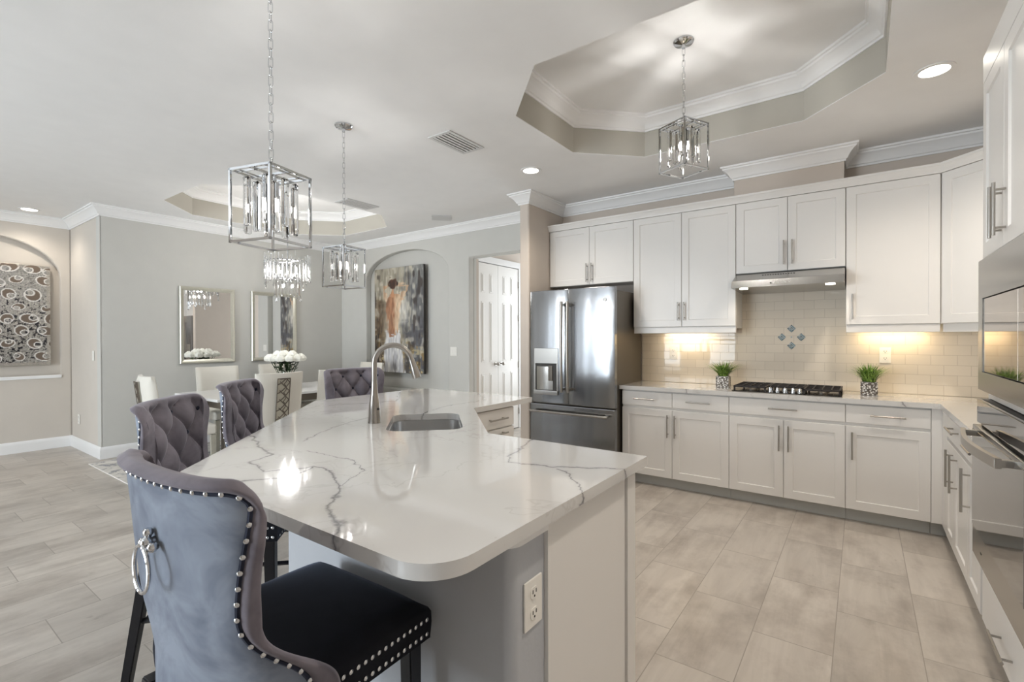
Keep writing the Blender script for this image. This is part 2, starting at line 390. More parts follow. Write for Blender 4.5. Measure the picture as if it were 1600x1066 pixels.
# ------------------------------------------------------------------ room shell
ZC=2.88
def octa(x0,x1,y0,y1,c): return [(x0+c,y0),(x1-c,y0),(x1,y0+c),(x1,y1-c),(x1-c,y1),(x0+c,y1),(x0,y1-c),(x0,y0+c)]
KT=octa(-1.912,.112,2.255,3.945,.44); DT=octa(-6.62,-4.78,2.05,4.335,.45)
st(B().slab([(-8.35,-4.15),(1.25,-4.15),(1.25,7.3),(-8.35,7.3)],[],-.1,0),'floor','floor',smooth=False)
st(B().slab([(-8.35,-4.15),(1.25,-4.15),(1.25,7.3),(-8.35,7.3)],[KT,DT],ZC,ZC+.004),'ceiling','ceil',smooth=False)
ZT=3.2
for nm,poly,mat in (('kitchen',KT,'tray'),('dining',DT,'tray')):
    big=[(x,y) for x,y in poly]
    cx=sum(p[0] for p in poly)/8; cy=sum(p[1] for p in poly)/8
    def grow(g):
        out=[];N=8
        for i in range(N):
            a=Vector(poly[i-1]);p=Vector(poly[i]);b=Vector(poly[(i+1)%N])
            d1=(p-a).normalized();d2=(b-p).normalized(); n1=Vector((d1.y,-d1.x));n2=Vector((d2.y,-d2.x))
            q=p+(n1+n2)/(1+n1.dot(n2))*g; out.append((q.x,q.y))
        return out
    st(B().slab(grow(.05),[poly],ZC+.0042,ZT),'wall_%s_tray'%nm,mat,smooth=False)
    st(B().slab(grow(.06),[],ZT,ZT+.05),'ceiling_%s_tray'%nm,'ceil',smooth=False)
CROWN=[(0,-.115),(.010,-.115),(.012,-.102),(.022,-.096),(.028,-.082),(.045,-.056),(.066,-.036),(.078,-.030),(.082,-.018),(.094,-.014),(.096,0),(0,0)]
n_trim=[0]
def trim(b,mat='trim',**k):
    n_trim[0]+=1; return st(b,'trim_%d'%n_trim[0],mat,**k)
for poly in (KT,DT):
    trim(B().sweep(poly,CROWN,ZT,closed=True))
WY=4.9
loop=[(1.09,-4.0),(1.09,WY),(-.11,WY),(-.11,4.67),(-.924,4.67),(-.924,WY),(-2.812,WY),(-2.812,4.19),(-2.93,4.19),(-2.93,4.83),(-6.985,4.83),(-6.985,1.70),(-8.2,1.70),(-8.2,-4.0)]
trim(B().sweep(loop,CROWN,ZC-.001))
# kitchen walls
st(B().box(-2.812,WY,0,1.24,WY+.15,ZC),'wall_kitchen','beige',smooth=False)
st(B().box(-.924,4.67,2.50,-.11,4.898,ZC-.002,.006),'wall_range_bulkhead','beige')
st(B().box(-2.93,4.19,0,-2.812,5.05,ZC-.001,.02,4),'wall_fridge_end','beige')
st(B().box(1.09,-4.0,0,1.24,WY,ZC),'wall_right','beige',smooth=False)
# wall with arched niche and hall opening
def arch(cx,hw,zb,zs,zt,n=20):
    return [(cx-hw,zb),(cx+hw,zb)]+[(cx+hw*math.cos(PI*k/n),zs+(zt-zs)*math.sin(PI*k/n)) for k in range(n+1)]
A1=arch(-5.45,.885,.62,2.29,2.66)
outer=[(-6.985,0),(-4.19,0),(-4.19,2.43),(-2.93,2.43),(-2.93,ZC),(-6.985,ZC)]
bullnose(st(B().slab(outer,[A1],4.83,4.93,'y'),'wall_back','sage',smooth=False))
st(B().box(-6.985,4.93,0,-4.19,4.98,ZC).box(-4.19,4.93,2.43,-2.93,4.98,ZC),'wall_back_niche','sage',smooth=False)
st(B().box(-7.12,1.70,0,-6.985,4.98,ZC,.0),'wall_dining','sage',smooth=False)
st(B().box(-8.2,1.702,0,-6.99,1.85,ZC,.0).box(-6.992,1.6995,0,-6.985,1.712,ZC),'wall_return','sand',smooth=False)
A2=arch(.93,.675,.92,2.13,2.60)
bullnose(st(B().slab([(-4.0,0),(1.70,0),(1.70,ZC),(-4.0,ZC)],[A2],-8.28,-8.2,'x'),'wall_left','sand',smooth=False))
st(B().box(-8.35,-4.0,0,-8.28,1.85,ZC),'wall_left_niche','sand',smooth=False)
# hall beyond the opening
st(B().box(-4.36,4.98,0,-4.26,7.15,ZC,.0),'wall_hall_left','beige',smooth=False)
st(B().box(-4.36,7.15,0,-2.6,7.25,ZC,.0),'wall_hall_end','beige',smooth=False)
st(B().box(-2.80,5.05,0,-2.70,7.15,ZC,.0),'wall_hall_right','beige',smooth=False)
st(B().box(-4.262,4.981,0,-4.192,5.03,2.43),'wall_hall_jamb','beige',smooth=False)
# south wall with tall windows (daylight source behind the camera)
wins=[(-4.85,-2.65),(-6.45,-5.45)]
holes=[[(a,.15),(b,.15),(b,2.45),(a,2.45)] for a,b in wins]
st(B().slab([(-8.35,0),(1.24,0),(1.24,ZC),(-8.35,ZC)],holes,-4.15,-4.0,'y'),'wall_south','beige',smooth=False)
for i,(a,b) in enumerate(wins):
    q=B()
    for (x0,x1,z0,z1) in ((a,a+.06,.15,2.45),(b-.06,b,.15,2.45),(a,b,.15,.21),(a,b,2.39,2.45),(a,b,1.28,1.32)): q.box(x0,-4.10,z0,x1,-4.05,z1)
    k=3
    for j in range(1,k): xx=a+(b-a)*j/k; q.box(xx-.02,-4.10,.15,xx+.02,-4.05,2.45)
    st(q,'window_%d'%(i+1),'trim',smooth=False)
# baseboards
BASE=[(0,0),(.018,0),(.018,.095),(.014,.108),(.012,.125),(.004,.135),(0,.135)]
def base(nm,path): st(B().sweep(path,BASE,.001),'baseboard_'+nm,'trim')
base('back',[(-4.20,4.83),(-6.985,4.83)]); base('left',[(-6.985,4.83),(-6.985,1.70),(-8.2,1.70),(-8.2,-4.0)])
base('fridge_end',[(-2.812,4.195),(-2.812,4.19),(-2.93,4.19),(-2.93,4.85)])
base('hall',[(-4.26,7.15),(-4.26,6.10)])
base('right',[(1.09,-4),(1.09,2.1)])
st(B().box(-8.2,.255,.88,-8.185,1.605,.92,.004),'trim_niche_ledge','trim')
# hall double doors on the x=-4.26 wall
def six_panel(w,h):
    b=B(); b.box(0,0,0,w,.03,h,.002)
    sw=.11; mw_=.10; pw=(w-2*sw-mw_)/2
    rows=[(.22,.86),(1.02,1.86),(1.98,h-.14)]
    for z0,z1 in rows:
        for x0 in (sw,sw+pw+mw_):
            x1=x0+pw
            # raised panel with moulded groove, on the front face (y=0)
            b.box(x0,-.004,z0,x1,.0,z1,.003); b.box(x0+.022,-.012,z0+.022,x1-.022,-.002,z1-.022,.006)
    return b
for i,(y0,w_) in enumerate(((5.0,.485),(5.49,.495))):
    d=bpy.data.objects.new('door_%d'%(i+1),None); C.objects.link(d); d['kind']='structure'
    d.location=(-4.215,y0,.012); d.rotation_euler=(0,0,PI/2)
    six_panel(w_,2.39).make('door_leaf','door',d)
    kx=w_-.06 if i==0 else .06
    B().cyl((kx,-.002,.985),(kx,-.03,.985),.011).sph((kx,-.05,.985),.026,14,(1,.75,1)).cyl((kx,0,.985),(kx,-.008,.985),.028).make('door_knob','nickel',d)
    if i==1:
        for hz in (.25,.95,1.65,2.15): B().cyl((w_+.006,-.006,hz-.045),(w_+.006,-.006,hz+.045),.008).box(w_-.004,-.003,hz-.045,w_+.016,.002,hz+.045).make('hinge','nickel',d)
trim(B().sweep([(-4.258,5.99),(-4.258,5.99001)],[(0,0),(.001,0),(.001,.001)],0)) if False else None
trim(B().box(-4.26,5.995,0,-4.20,6.08,2.50,.006).box(-4.26,4.985,2.412,-4.20,5.995,2.50,.006))

# ------------------------------------------------------------------ cabinets
def pull(b,x,z,L,vert,y=-.034,r=.006):
    if vert:
        b.cyl((x,y,z-L/2),(x,y,z+L/2),r,n=12)
        for s_ in (-1,1): b.cyl((x,0,z+s_*L*.36),(x,y,z+s_*L*.36),r*.75,n=10)
    else:
        b.cyl((x-L/2,y,z),(x+L/2,y,z),r,n=12)
        for s_ in (-1,1): b.cyl((x+s_*L*.36,0,z),(x+s_*L*.36,y,z),r*.75,n=10)
    return b
def shaker(x0,x1,z0,z1,T=.02,fr=.062,rc=.008):
    b=B(); bm=b.b
    def ring(x0,x1,z0,z1,y): return [bm.verts.new(p) for p in ((x0,y,z0),(x1,y,z0),(x1,y,z1),(x0,y,z1))]
    A=ring(x0,x1,z0,z1,T); Bv=ring(x0,x1,z0,z1,.002); Cc=ring(x0+.002,x1-.002,z0+.002,z1-.002,0)
    D=ring(x0+fr,x1-fr,z0+fr,z1-fr,0); E_=ring(x0+fr+.004,x1-fr-.004,z0+fr+.004,z1-fr-.004,rc)
    for P_,Q in ((A,Bv),(Bv,Cc),(Cc,D),(D,E_)):
        for k in range(4): bm.faces.new((P_[k],P_[(k+1)%4],Q[(k+1)%4],Q[k]))
    bm.faces.new(E_); bm.faces.new(A[::-1]); return b
def slabfront(x0,x1,z0,z1,T=.02): return B().box(x0,0,z0,x1,T,z1,.0025)
G=.0018
def cabinet(name,label,cat,loc,rz,w,depth,z0,z1,fronts,toe=False,group=None,rail=None,bodymat='cab'):
    """local: x left to right seen from the front, front face at y=0, y into the cabinet"""
    t=thing(name,label,cat,loc,rz,group)
    B().box(0,.0205,z0,w,depth,z1).make('body',bodymat,t,smooth=False)
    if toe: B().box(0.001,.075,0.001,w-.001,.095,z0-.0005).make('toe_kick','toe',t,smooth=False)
    if rail: B().box(.001,.012,z0-rail,w-.001,.034,z0-.0005,.004).box(.001,.034,z0-.018,w-.001,depth-.01,z0-.0005).make('light_rail','cab',t)
    for f in fronts:
        kind,x0,x1,a,b_,h=f[:6]; L=f[6] if len(f)>6 else .165
        if kind=='door':
            d=shaker(x0+G,x1-G,a+G,b_-G).make('door','cab',t,smooth=False)
        else:
            d=slabfront(x0+G,x1-G,a+G,b_-G).make('drawer' if h else 'false_front','cab',t)
        if h:
            hx,hz,vert=h; pull(B(),hx,hz,L,vert).make('handle','nickel',d)
    return t
DZ=(.10,.715); RZ=(.735,.868)
HB=.572
# lower run on the back wall
xs=-1.838
w1=.945; m1=.472
cabinet('base_cabinet','white base cabinet with two drawers, beside the refrigerator','cabinet',(xs,4.32,0),0,w1,.575,.10,.878,
 [('door',0,m1,*DZ,(m1-.035,HB,True),.20),('door',m1,w1,*DZ,(m1+.030,HB,True),.20),('drawer',0,m1,*RZ,(.223,.80,False),.20),('drawer',m1,w1,*RZ,(.70,.80,False),.20)],toe=True)
w2=.80
cabinet('cooktop_cabinet','white base cabinet with one wide drawer directly under the cooktop','cabinet',(-.893,4.32,0),0,w2,.575,.10,.878,
 [('door',0,.399,*DZ,(.370,HB,True),.20),('door',.399,w2,*DZ,(.435,HB,True),.20),('drawer',0,w2,*RZ,(.395,.80,False),.20)],toe=True)
w3=.48
cabinet('base_cabinet','white base cabinet with single drawer, right of the cooktop','cabinet',(-.093,4.32,0),0,w3,.575,.10,.878,
 [('door',0,w3,*DZ,(.040,HB,True),.20),('drawer',0,w3,*RZ,(.245,.80,False),.20)],toe=True)
t=thing('corner_cabinet','plain white blind corner base cabinet where the two counter runs meet','cabinet',(.387,4.32,0))
B().box(.001,.002,.10,.70,.575,.878).box(.0555,-.22,.1005,.70,.0,.8775).make('body','cab',t,smooth=False)
B().box(.002,.076,.001,.15,.095,.0995).box(.131,-.22,.001,.15,.076,.0995).make('toe_kick','toe',t,smooth=False)
# right run (fronts face -x)
XR=.44
def right(name,label,cat,y0,w_,fronts,**k): return cabinet(name,label,cat,(XR,y0,0),-PI/2,w_,.645,.10,.878,fronts,**k)
right('base_cabinet','white two-door base cabinet in the right run, nearest the corner','cabinet',4.098,.746,
 [('door',0,.304,*DZ,(.275,.585,True),.22),('door',.304,.746,*DZ,(.425,.585,True),.22),('drawer',0,.746,*RZ,(.37,.822,False),.26)],toe=True)
right('base_cabinet','white narrow base cabinet in the right run, against the oven tower','cabinet',3.350,.335,
 [('door',0,.335,*DZ,(.075,.595,True),.22),('drawer',0,.335,*RZ,(.20,.822,False),.22)],toe=True)
# uppers
UY=4.60; UT=2.535
def upper(label,x,w_,z0,fronts,rail=None,name='wall_cabinet'): return cabinet(name,label,'cabinet',(x,UY,0),0,w_,.298,z0,UT,fronts,rail=rail)
upper('short white two-door wall cabinet above the refrigerator',-2.805,.968,1.925,[('door',0,.485,1.925,UT,(.462,2.05,True),.195),('door',.485,.968,1.925,UT,(.520,2.05,True),.195)])
upper('tall white two-door wall cabinet left of the range hood',-1.835,.940,1.465,[('door',0,.47,1.465,UT,(.443,1.61,True),.17),('door',.47,.94,1.465,UT,(.497,1.61,True),.17)],rail=.06)
upper('short white two-door wall cabinet above the range hood',-.893,.794,1.92,[('door',0,.396,1.92,UT,(.370,2.07,True),.20),('door',.396,.794,1.92,UT,(.430,2.07,True),.20)])
upper('tall white single-door wall cabinet right of the range hood',-.097,.558,1.46,[('door',0,.558,1.46,UT,(.042,1.60,True),.20)],rail=.06)
t=thing('corner_wall_cabinet','white diagonal corner wall cabinet between range wall and oven tower','cabinet',(.463,UY,0))
B().slab([(0,.022),(.311,-.289),(.627,-.289),(.627,.298),(0,.298)],[],1.46,UT).make('body','cab',t,smooth=False)
d=shaker(.004,.436,1.462,UT-.002).make('door','cab',t,smooth=False); d.rotation_euler=(0,0,-PI/4); d.location=(.0,.0,0)
B().slab([(.015,.03),(.32,-.272),(.60,-.272),(.60,.29),(.015,.29)],[],1.40,1.4595).make('light_rail','cab',t,smooth=False)
# cornice along the top of the wall cabinets
CORN=[(0,0),(.012,0),(.014,.012),(.020,.020),(.028,.044),(.036,.050),(.036,.066),(0,.066)]
t=B().sweep([(.783,4.283),(.466,4.6),(-2.805,4.6),(-2.805,4.895)],CORN,UT+.0008)
t.slab([(.783,4.283),(.466,4.6),(-2.805,4.6),(-2.805,4.665),(.6,4.665),(.85,4.283)],[],UT+.0008,UT+.066)
tag(t.make('cabinet_cornice','cab'),'long white moulded cornice running along the tops of the wall cabinets','cornice')

# counter tops
def edge_poly(b,name,label,cat,mat='quartz'):
    return tag(b.make(name,mat,angle=30),label,cat)
ct=B().slab([(-1.855,4.895),(-1.855,4.295),(.43,4.295),(.43,3.016),(1.085,3.016),(1.085,4.895)],[],.880,.915)
edge_poly(ct,'kitchen_countertop','L-shaped white veined quartz worktop along the range wall','countertop')
st(B().box(-1.855,4.887,.916,1.085,4.899,1.404).box(-.897,4.8875,1.404,-.097,4.8985,1.915),'wall_kitchen_backsplash','tile',smooth=False)
st(B().box(1.077,3.016,.916,1.0895,4.886,1.46),'wall_right_backsplash','tile',smooth=False)
# diamond accents
for i,(x,z) in enumerate(((-.497,1.44),(-.571,1.365),(-.423,1.365),(-.497,1.29))):
    o=thing('accent_tile',['topmost','leftmost','rightmost','lowest'][i]+' of the four diamond mosaic accent tiles above the cooktop','tile',(x,4.886,z),0,'diamond accent tiles above the cooktop')
    q=B()
    for a in range(4):
        for c_ in range(4):
            uu=(a-1.5)*.0125; vv=(c_-1.5)*.0125
            q.box(uu-.0055,-.005,vv-.0055,uu+.0055,.0,vv+.0055,.001,1)
    p=q.make('mosaic_pieces','mosaic',o,smooth=False); p.rotation_euler=(0,PI/4,0)
tag(B().box(-.5025,4.879,1.3595,-.4915,4.8865,1.3705,.001,1).make('centre_accent_tile','mosaic'),'tiny mosaic dot in the middle of the four diamond tiles','tile')

# ------------------------------------------------------------------ refrigerator
F=thing('refrigerator','stainless steel french door refrigerator with water dispenser','refrigerator',(-2.325,4.17,0))
B().box(-.465,.075,.02,.465,.70,1.815,.004).make('body','steelside',F)
B().box(-.46,.09,.0,.46,.60,.02).make('base_grille','slot',F,smooth=False)
def bowed(x0,x1,z0,z1,bow=.014,T=.07,hole=None):
    b=B(); n_=16; e=.008
    P_=[]
    zz=[z0,z0+e,z1-e,z1]
    for i in range(n_+1):
        x=x0+(x1-x0)*i/n_; s_=(2*(i/n_)-1); y=bow*(s_*s_)+ (0.006 if i in (0,n_) else 0)
        P_.append([(x,y+.005,zz[0]),(x,y,zz[1]),(x,y,zz[2]),(x,y+.005,zz[3])])
    V=b.grid(P_)
    Bk=[[b.b.verts.new((V[i][j].co.x,T,V[i][j].co.z)) for j in (0,3)] for i in range(n_+1)]
    for i in range(n_):
        b.b.faces.new((V[i][0],Bk[i][0],Bk[i+1][0],V[i+1][0])); b.b.faces.new((V[i][3],V[i+1][3],Bk[i+1][1],Bk[i][1])); b.b.faces.new((Bk[i][0],Bk[i][1],Bk[i+1][1],Bk[i+1][0]))
    for i in (0,n_): b.b.faces.new((V[i][0],V[i][1],V[i][2],V[i][3],Bk[i][1],Bk[i][0]))
    return b
def bowhandle(x,z0,z1,off=-.055):
    pts=[(x,-.002,z0+.015),(x,off*.75,z0+.02)]
    b=B(); n_=24
    pp=[(x,off-.012*math.sin(PI*i/n_),z0+(z1-z0)*i/n_) for i in range(n_+1)]
    b.tube(pp,.015,14)
    for z in (z0+.03,z1-.03): b.box(x-.011,off,z-.014,x+.011,.012,z+.012,.003)
    return b
dl=bowed(-.467,-.023,.705,1.845).make('door','steel',F); tag(dl,'left refrigerator door with the dispenser')
dr=bowed(-.019,.472,.705,1.845).make('door','steel',F)
fz=bowed(-.467,.472,.055,.69,.010).make('freezer_drawer','steel',F)
bowhandle(-.055,.83,1.72).make('handle','nickel',dl); bowhandle(.013,.83,1.72).make('handle','nickel',dr)
hb=B(); hb.tube([(-.43+.86*i/20,-.055-.008*math.sin(PI*i/20),.625) for i in range(21)],.012,12)
for x in (-.40,.40): hb.box(x-.012,-.055,.615,x+.012,.01,.635,.003)
hb.make('handle','nickel',fz)
ds=B().box(-.407,-.006,1.105,-.125,.01,1.26,.003).box(-.407,-.005,.80,-.392,.01,1.105).box(-.140,-.005,.80,-.125,.01,1.105).box(-.407,-.018,.79,-.125,.01,.835,.004).make('dispenser_panel','steelh',dl)
B().box(-.392,-.0025,.835,-.14,.006,1.105).make('dispenser_recess','slot',ds,smooth=False)
cv=B(); cv.grid([[(-.375+.19*i/10,-.003-.012*math.sin(PI*i/10),z) for z in (.84,1.075)] for i in range(11)]); cv.make('dispenser_cavity_back','steelh',ds)
B().box(-.235,-.014,.93,-.185,-.004,1.085,.006).make('dispenser_paddle','steelside',ds)
em=B(); em.tube([( .381+.016*math.cos(2*PI*k/24),.004-.004,1.723+.016*math.sin(2*PI*k/24)) for k in range(24)],.0016,6,closed=True)
em.tube([(.374+.005*math.cos(a),.0,1.724+.006*math.sin(a)) for a in [2*PI*k/12 for k in range(10)]],.001,5).tube([(.386,.0,1.730),(.384,.0,1.716),(.390,.0,1.716)],.001,5)
em.cyl((.381,.006,1.723),(.381,.001,1.723),.015,n=24).make('round_emblem','nickel',dr)

# ------------------------------------------------------------------ hood
H_=thing('range_hood','slim stainless under-cabinet range hood with two lit lamps','range hood',(-.893,0,0))
pr=[(4.605,1.916),(4.44,1.846),(4.395,1.836),(4.385,1.778),(4.87,1.760),(4.87,1.916)]
b=B(); L0=[b.b.verts.new((.004,y,z)) for y,z in pr]; L1=[b.b.verts.new((.790,y,z)) for y,z in pr]
for k in range(len(pr)): b.b.faces.new((L0[k],L0[(k+1)%6],L1[(k+1)%6],L1[k]))
b.b.faces.new(L0[::-1]); b.b.faces.new(L1); b.make('canopy','steelh',H_,smooth=False)
for x in (.09,.70): B().cyl((x,4.45,1.775),(x,4.45,1.770),.032,n=24).make('lamp','hoodlamp',H_)
for i in range(6): B().cyl((.30+.026*i,4.40,1.805),(.30+.026*i,4.384,1.805),.0055,n=12).make('button','slot' if i==0 else 'plate',H_)
q=B()
for i in range(13): q.box(.215+i*.019,4.535+.004,1.884,.227+i*.019,4.56,1.8925)
q.make('vent_slots','slot',H_,smooth=False)
for x in (.09,.70): light('hood_lamp_light','SPOT',(-.893+x,4.45,1.762),2.5,(1,.86,.68),.03,direction=(0,.25,-1),spot=2.2,blend=.9)

# ------------------------------------------------------------------ cooktop
K=thing('gas_cooktop','black gas cooktop with cast iron grates and five centre knobs','cooktop',(-.497,4.60,.9155))
B().box(-.385,-.235,0,.385,.235,.006,.003).make('base_plate','blackgl',K)
for gx0,gx1 in ((-.375,-.130),(-.125,.125),(.130,.375)):
    g=B(); y0,y1=(-.215,.215) if gx0!=-.125 else (-.09,.215)
    for x in (gx0+.006,gx1-.006): g.box(x-.006,y0,.032,x+.006,y1,.046,.002)
    for y in (y0+.006,y1-.006,(y0+y1)/2): g.box(gx0,y-.006,.032,gx1,y+.006,.046,.002)
    for k in range(1,4):
        x=gx0+(gx1-gx0)*k/4; g.box(x-.004,y0,.034,x+.004,y1,.046,.001)
    for k in (1,3):
        y=y0+(y1-y0)*k/4; g.box(gx0,y-.004,.034,gx1,y+.004,.046,.001)
    for x in (gx0+.008,gx1-.008):
        for y in (y0+.008,y1-.008): g.box(x-.007,y-.007,.005,x+.007,y+.007,.034,.002)
    g.make('grate','blackiron',K)
for bx,by,br in ((-.25,-.11,.04),(-.25,.11,.032),(0,.07,.05),(.25,-.11,.032),(.25,.11,.04)):
    u_=B().lathe([(br,.006),(br,.014),(br*.8,.020),(br*.75,.026),(.001,.027)],(bx,by,0),20); u_.make('burner','steelside',K)
for kx,ky in ((-.105,-.165),(-.055,-.150),(0,-.165),(.055,-.150),(.105,-.175)):
    B().lathe([(.019,.006),(.019,.012),(.015,.014),(.014,.034),(.011,.037),(.001,.037)],(kx,ky,0),18).box(kx-.004,ky-.017,.036,kx+.004,ky+.017,.043,.002).make('knob','chrome',K)

# ------------------------------------------------------------------ oven tower
TY=2.985; TWd=.90
T_=thing('oven_tower','tall white cabinet tower housing the microwave and wall oven','cabinet',(XR,TY,0),-PI/2)
B().box(0,.0205,.10,TWd,.645,.40).box(0,.0205,1.70,TWd,.645,2.50).box(0,.0205,.40,.018,.645,1.70).box(TWd-.018,.0205,.40,TWd,.645,1.70).box(.018,.40,.40,TWd-.018,.645,1.70).box(.018,.0205,1.092,TWd-.018,.40,1.130).make('body','cab',T_,smooth=False)
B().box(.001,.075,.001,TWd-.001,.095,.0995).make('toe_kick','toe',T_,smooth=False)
for x0,x1,hx in ((0,.39,.355),(.39,TWd,.425)):
    d=shaker(x0+G,x1-G,1.712,2.487).make('door','cab',T_,smooth=False); pull(B(),hx,1.85,.20,True).make('handle','nickel',d)
B().box(0,.002,.10,TWd,.0200,.108).make('bottom_rail','cab',T_,smooth=False)
d=slabfront(.012,TWd-.012,.112,.340).make('drawer','cab',T_); pull(B(),.46,.20,.24,False).make('handle','nickel',d)
B().box(0.001,.006,.352,TWd-.001,.0202,.398,.002).make('rail','cab',T_)
cq=B().sweep([(TWd,.40),(TWd,0),(0,0),(0,.645)][::-1],[(0,0),(.012,0),(.016,.02),(.035,.05),(.06,.078),(.075,.084),(.078,.10),(.092,.104),(.092,.118),(0,.118)],2.489)
cq.make('crown','cab',T_)
# microwave
MW=thing('microwave','built-in microwave with wide stainless trim frame and mirrored door','microwave',(XR,TY,0),-PI/2)
b=B(); b.slab([(.030,1.133),(TWd-.030,1.133),(TWd-.030,1.697),(.030,1.697)],[[(.115,1.212),(.115,1.530),(TWd-.09,1.530),(TWd-.09,1.212)]],-.018,-.0,'y'); b.make('trim_frame','steelh',MW,smooth=False)
B().box(.117,-.010,1.214,TWd-.092,.38,1.528).make('body','slot',MW,smooth=False)
B().box(.681,-.0145,1.216,TWd-.094,-.0105,1.526,.001).make('control_panel','mwglass',MW)
dd=B().box(.119,-.0145,1.216,.678,-.0105,1.526,.001).make('door','mwglass',MW)
# oven
OV=thing('wall_oven','built-in stainless wall oven with dark glass door and bar handle','oven',(XR,TY,0),-PI/2)
B().box(.02,-.004,.405,TWd-.02,.38,1.088).make('body','slot',OV,smooth=False)
B().box(.020,-.020,.985,TWd-.020,-.004,1.088,.003).make('control_panel','ovenglass',OV)
od=B().box(.020,-.034,.402,TWd-.020,-.0045,.975,.004).make('door','steelh',OV)
B().box(.024,-.0365,.53,TWd-.024,-.0335,.955,.001).make('glass','ovenglass',od)
hb=B(); n_=24; rings=[]
pp=[(.10+.67*i/n_,-.075-.030*math.sin(PI*i/n_),.945) for i in range(n_+1)]
for i in range(n_):
    (x0,y0,_),(x1,y1,_)=pp[i],pp[i+1]
    vs=[hb.b.verts.new(c) for c in ((x0,y0-.008,.93),(x0,y0+.008,.93),(x0,y0+.008,.965),(x0,y0-.008,.965),(x1,y1-.008,.93),(x1,y1+.008,.93),(x1,y1+.008,.965),(x1,y1-.008,.965))]
    for f in ((0,1,5,4),(1,2,6,5),(2,3,7,6),(3,0,4,7)): hb.b.faces.new([vs[k] for k in f])
    if i==0: hb.b.faces.new(vs[:4][::-1])
    if i==n_-1: hb.b.faces.new(vs[4:])
for x in (.115,.755): hb.box(x-.012,-.085,.935,x+.012,-.030,.960,.002)
hb.make('handle','nickel',od,merge=.0002)
B().box(.20,-.0350,.455,.222,-.0338,.462).make('small_emblem','slot',od,smooth=False)

# ------------------------------------------------------------------ island
IO=[(-.656,.653),(-.656,1.782),(-1.431,1.782),(-2.018,2.369),(-2.018,3.06),(-3.20,3.06),(-3.20,1.993),(-1.860,.653)]
outl=rounded(IO,{0:.115,1:.008,4:.02,5:.12,6:.05,7:.05},10)
uu_=Vector((-.7071,.7071)); vv_=Vector((.7071,.7071)); sc=Vector((-1.91,1.84))
def sk(a,b_): p=sc+uu_*a+vv_*b_; return (p.x,p.y)
SH=rounded([sk(-.262,-.19),sk(.262,-.19),sk(.262,.19),sk(-.262,.19)],.075,8)
it=B().slab(outl,[SH],.880,.915)
tag(it.make('island_countertop','quartz',angle=30),'large white veined quartz island top with chamfered outline and sink cutout','countertop')
ISL=thing('kitchen_island','L-shaped white kitchen island base with cool grey painted knee wall','kitchen island')
KN=rounded([(-.70,.963),(-.70,1.113),(-1.670,1.113),(-2.74,2.183),(-2.74,2.90),(-2.89,2.90),(-2.89,2.12),(-1.733,.963)],{0:.03,7:.05,6:.05},6)
B().slab(KN,[],.001,.845).make('knee_wall','knee',ISL,angle=40)
CP=rounded([(-.685,.940),(-.685,1.113),(-1.670,1.113),(-2.74,2.183),(-2.74,2.915),(-2.91,2.915),(-2.91,2.112),(-1.742,.940)],{0:.05},8)
B().slab(CP,[],.846,.879).make('support_cap','trim',ISL,angle=40)
CBp=[(-.702,1.1135),(-.702,1.72),(-1.43,1.72),(-2.07,2.36),(-2.07,2.86),(-2.7395,2.86),(-2.7395,2.1835),(-1.6695,1.1135)]
B().slab(CBp,[SH],.10,.879).make('body','cab',ISL,smooth=False)
B().box(-.7015,1.115,.001,-.700+.012,1.64,.878).make('end_panel','cab',ISL,smooth=False)
B().box(-.712,1.650,.001,-.680,1.722,.8785,.003).make('end_stile','cab',ISL)
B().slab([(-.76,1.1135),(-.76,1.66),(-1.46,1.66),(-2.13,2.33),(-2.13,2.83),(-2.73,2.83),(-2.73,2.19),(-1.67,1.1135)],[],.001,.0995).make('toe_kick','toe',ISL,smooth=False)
# fronts on the kitchen side
def fr(kind,loc,rz,x0,x1,z0,z1,h,L=.15):
    d=(shaker(x0+G,x1-G,z0+G,z1-G) if kind=='door' else slabfront(x0+G,x1-G,z0+G,z1-G)).make(kind,'cab',ISL,smooth=(kind!='door'))
    d.location=loc; d.rotation_euler=(0,0,rz)
    if h: pull(B(),h[0],h[1],L,h[2]).make('handle','nickel',d)
for z0,z1,hz in ((.735,.868,.802),(.425,.728,.70),(.11,.418,.37)): fr('drawer',(-2.0495,2.38,0),PI/2,0,.475,z0,z1,(.26,hz,False),.2)
fr('door',(-1.4158,1.7348,0),3*PI/4,.03,.45,.11,.868,(.41,.72,True)); fr('door',(-1.4158,1.7348,0),3*PI/4,.455,.875,.11,.868,(.49,.72,True))
fr('door',(-.72,1.7405,0),PI,.0,.345,.11,.725,(.31,.60,True)); fr('door',(-.72,1.7405,0),PI,.35,.695,.11,.725,(.39,.60,True)); fr('drawer',(-.72,1.7405,0),PI,0,.695,.735,.868,(.35,.80,False))
# sink
SK=thing('kitchen_sink','stainless undermount sink bowl set diagonally in the island top','sink',(sc.x,sc.y,0),3*PI/4)
def rr(hx,hy,r): return rounded([(-hx,-hy),(hx,-hy),(hx,hy),(-hx,hy)],r,6)
b=B(); rings=[]
for hx,hy,r,z in ((.268,.196,.08,.8795),(.258,.186,.072,.878),(.252,.180,.07,.72),(.235,.165,.06,.695),(.05,.05,.03,.688)):
    rings.append([b.b.verts.new((x,y,z)) for x,y in rr(hx,hy,r)])
for A_,D_ in zip(rings,rings[1:]):
    m_=len(A_)
    for k in range(m_): b.b.faces.new((A_[k],A_[(k+1)%m_],D_[(k+1)%m_],D_[k]))
b.b.faces.new(rings[-1]); b.make('bowl','sink',SK,angle=60)
B().lathe([(.045,.0),(.045,.004),(.030,.004),(.028,.002),(.001,.002)],(0,0,.6885),24).make('drain','chrome',SK)
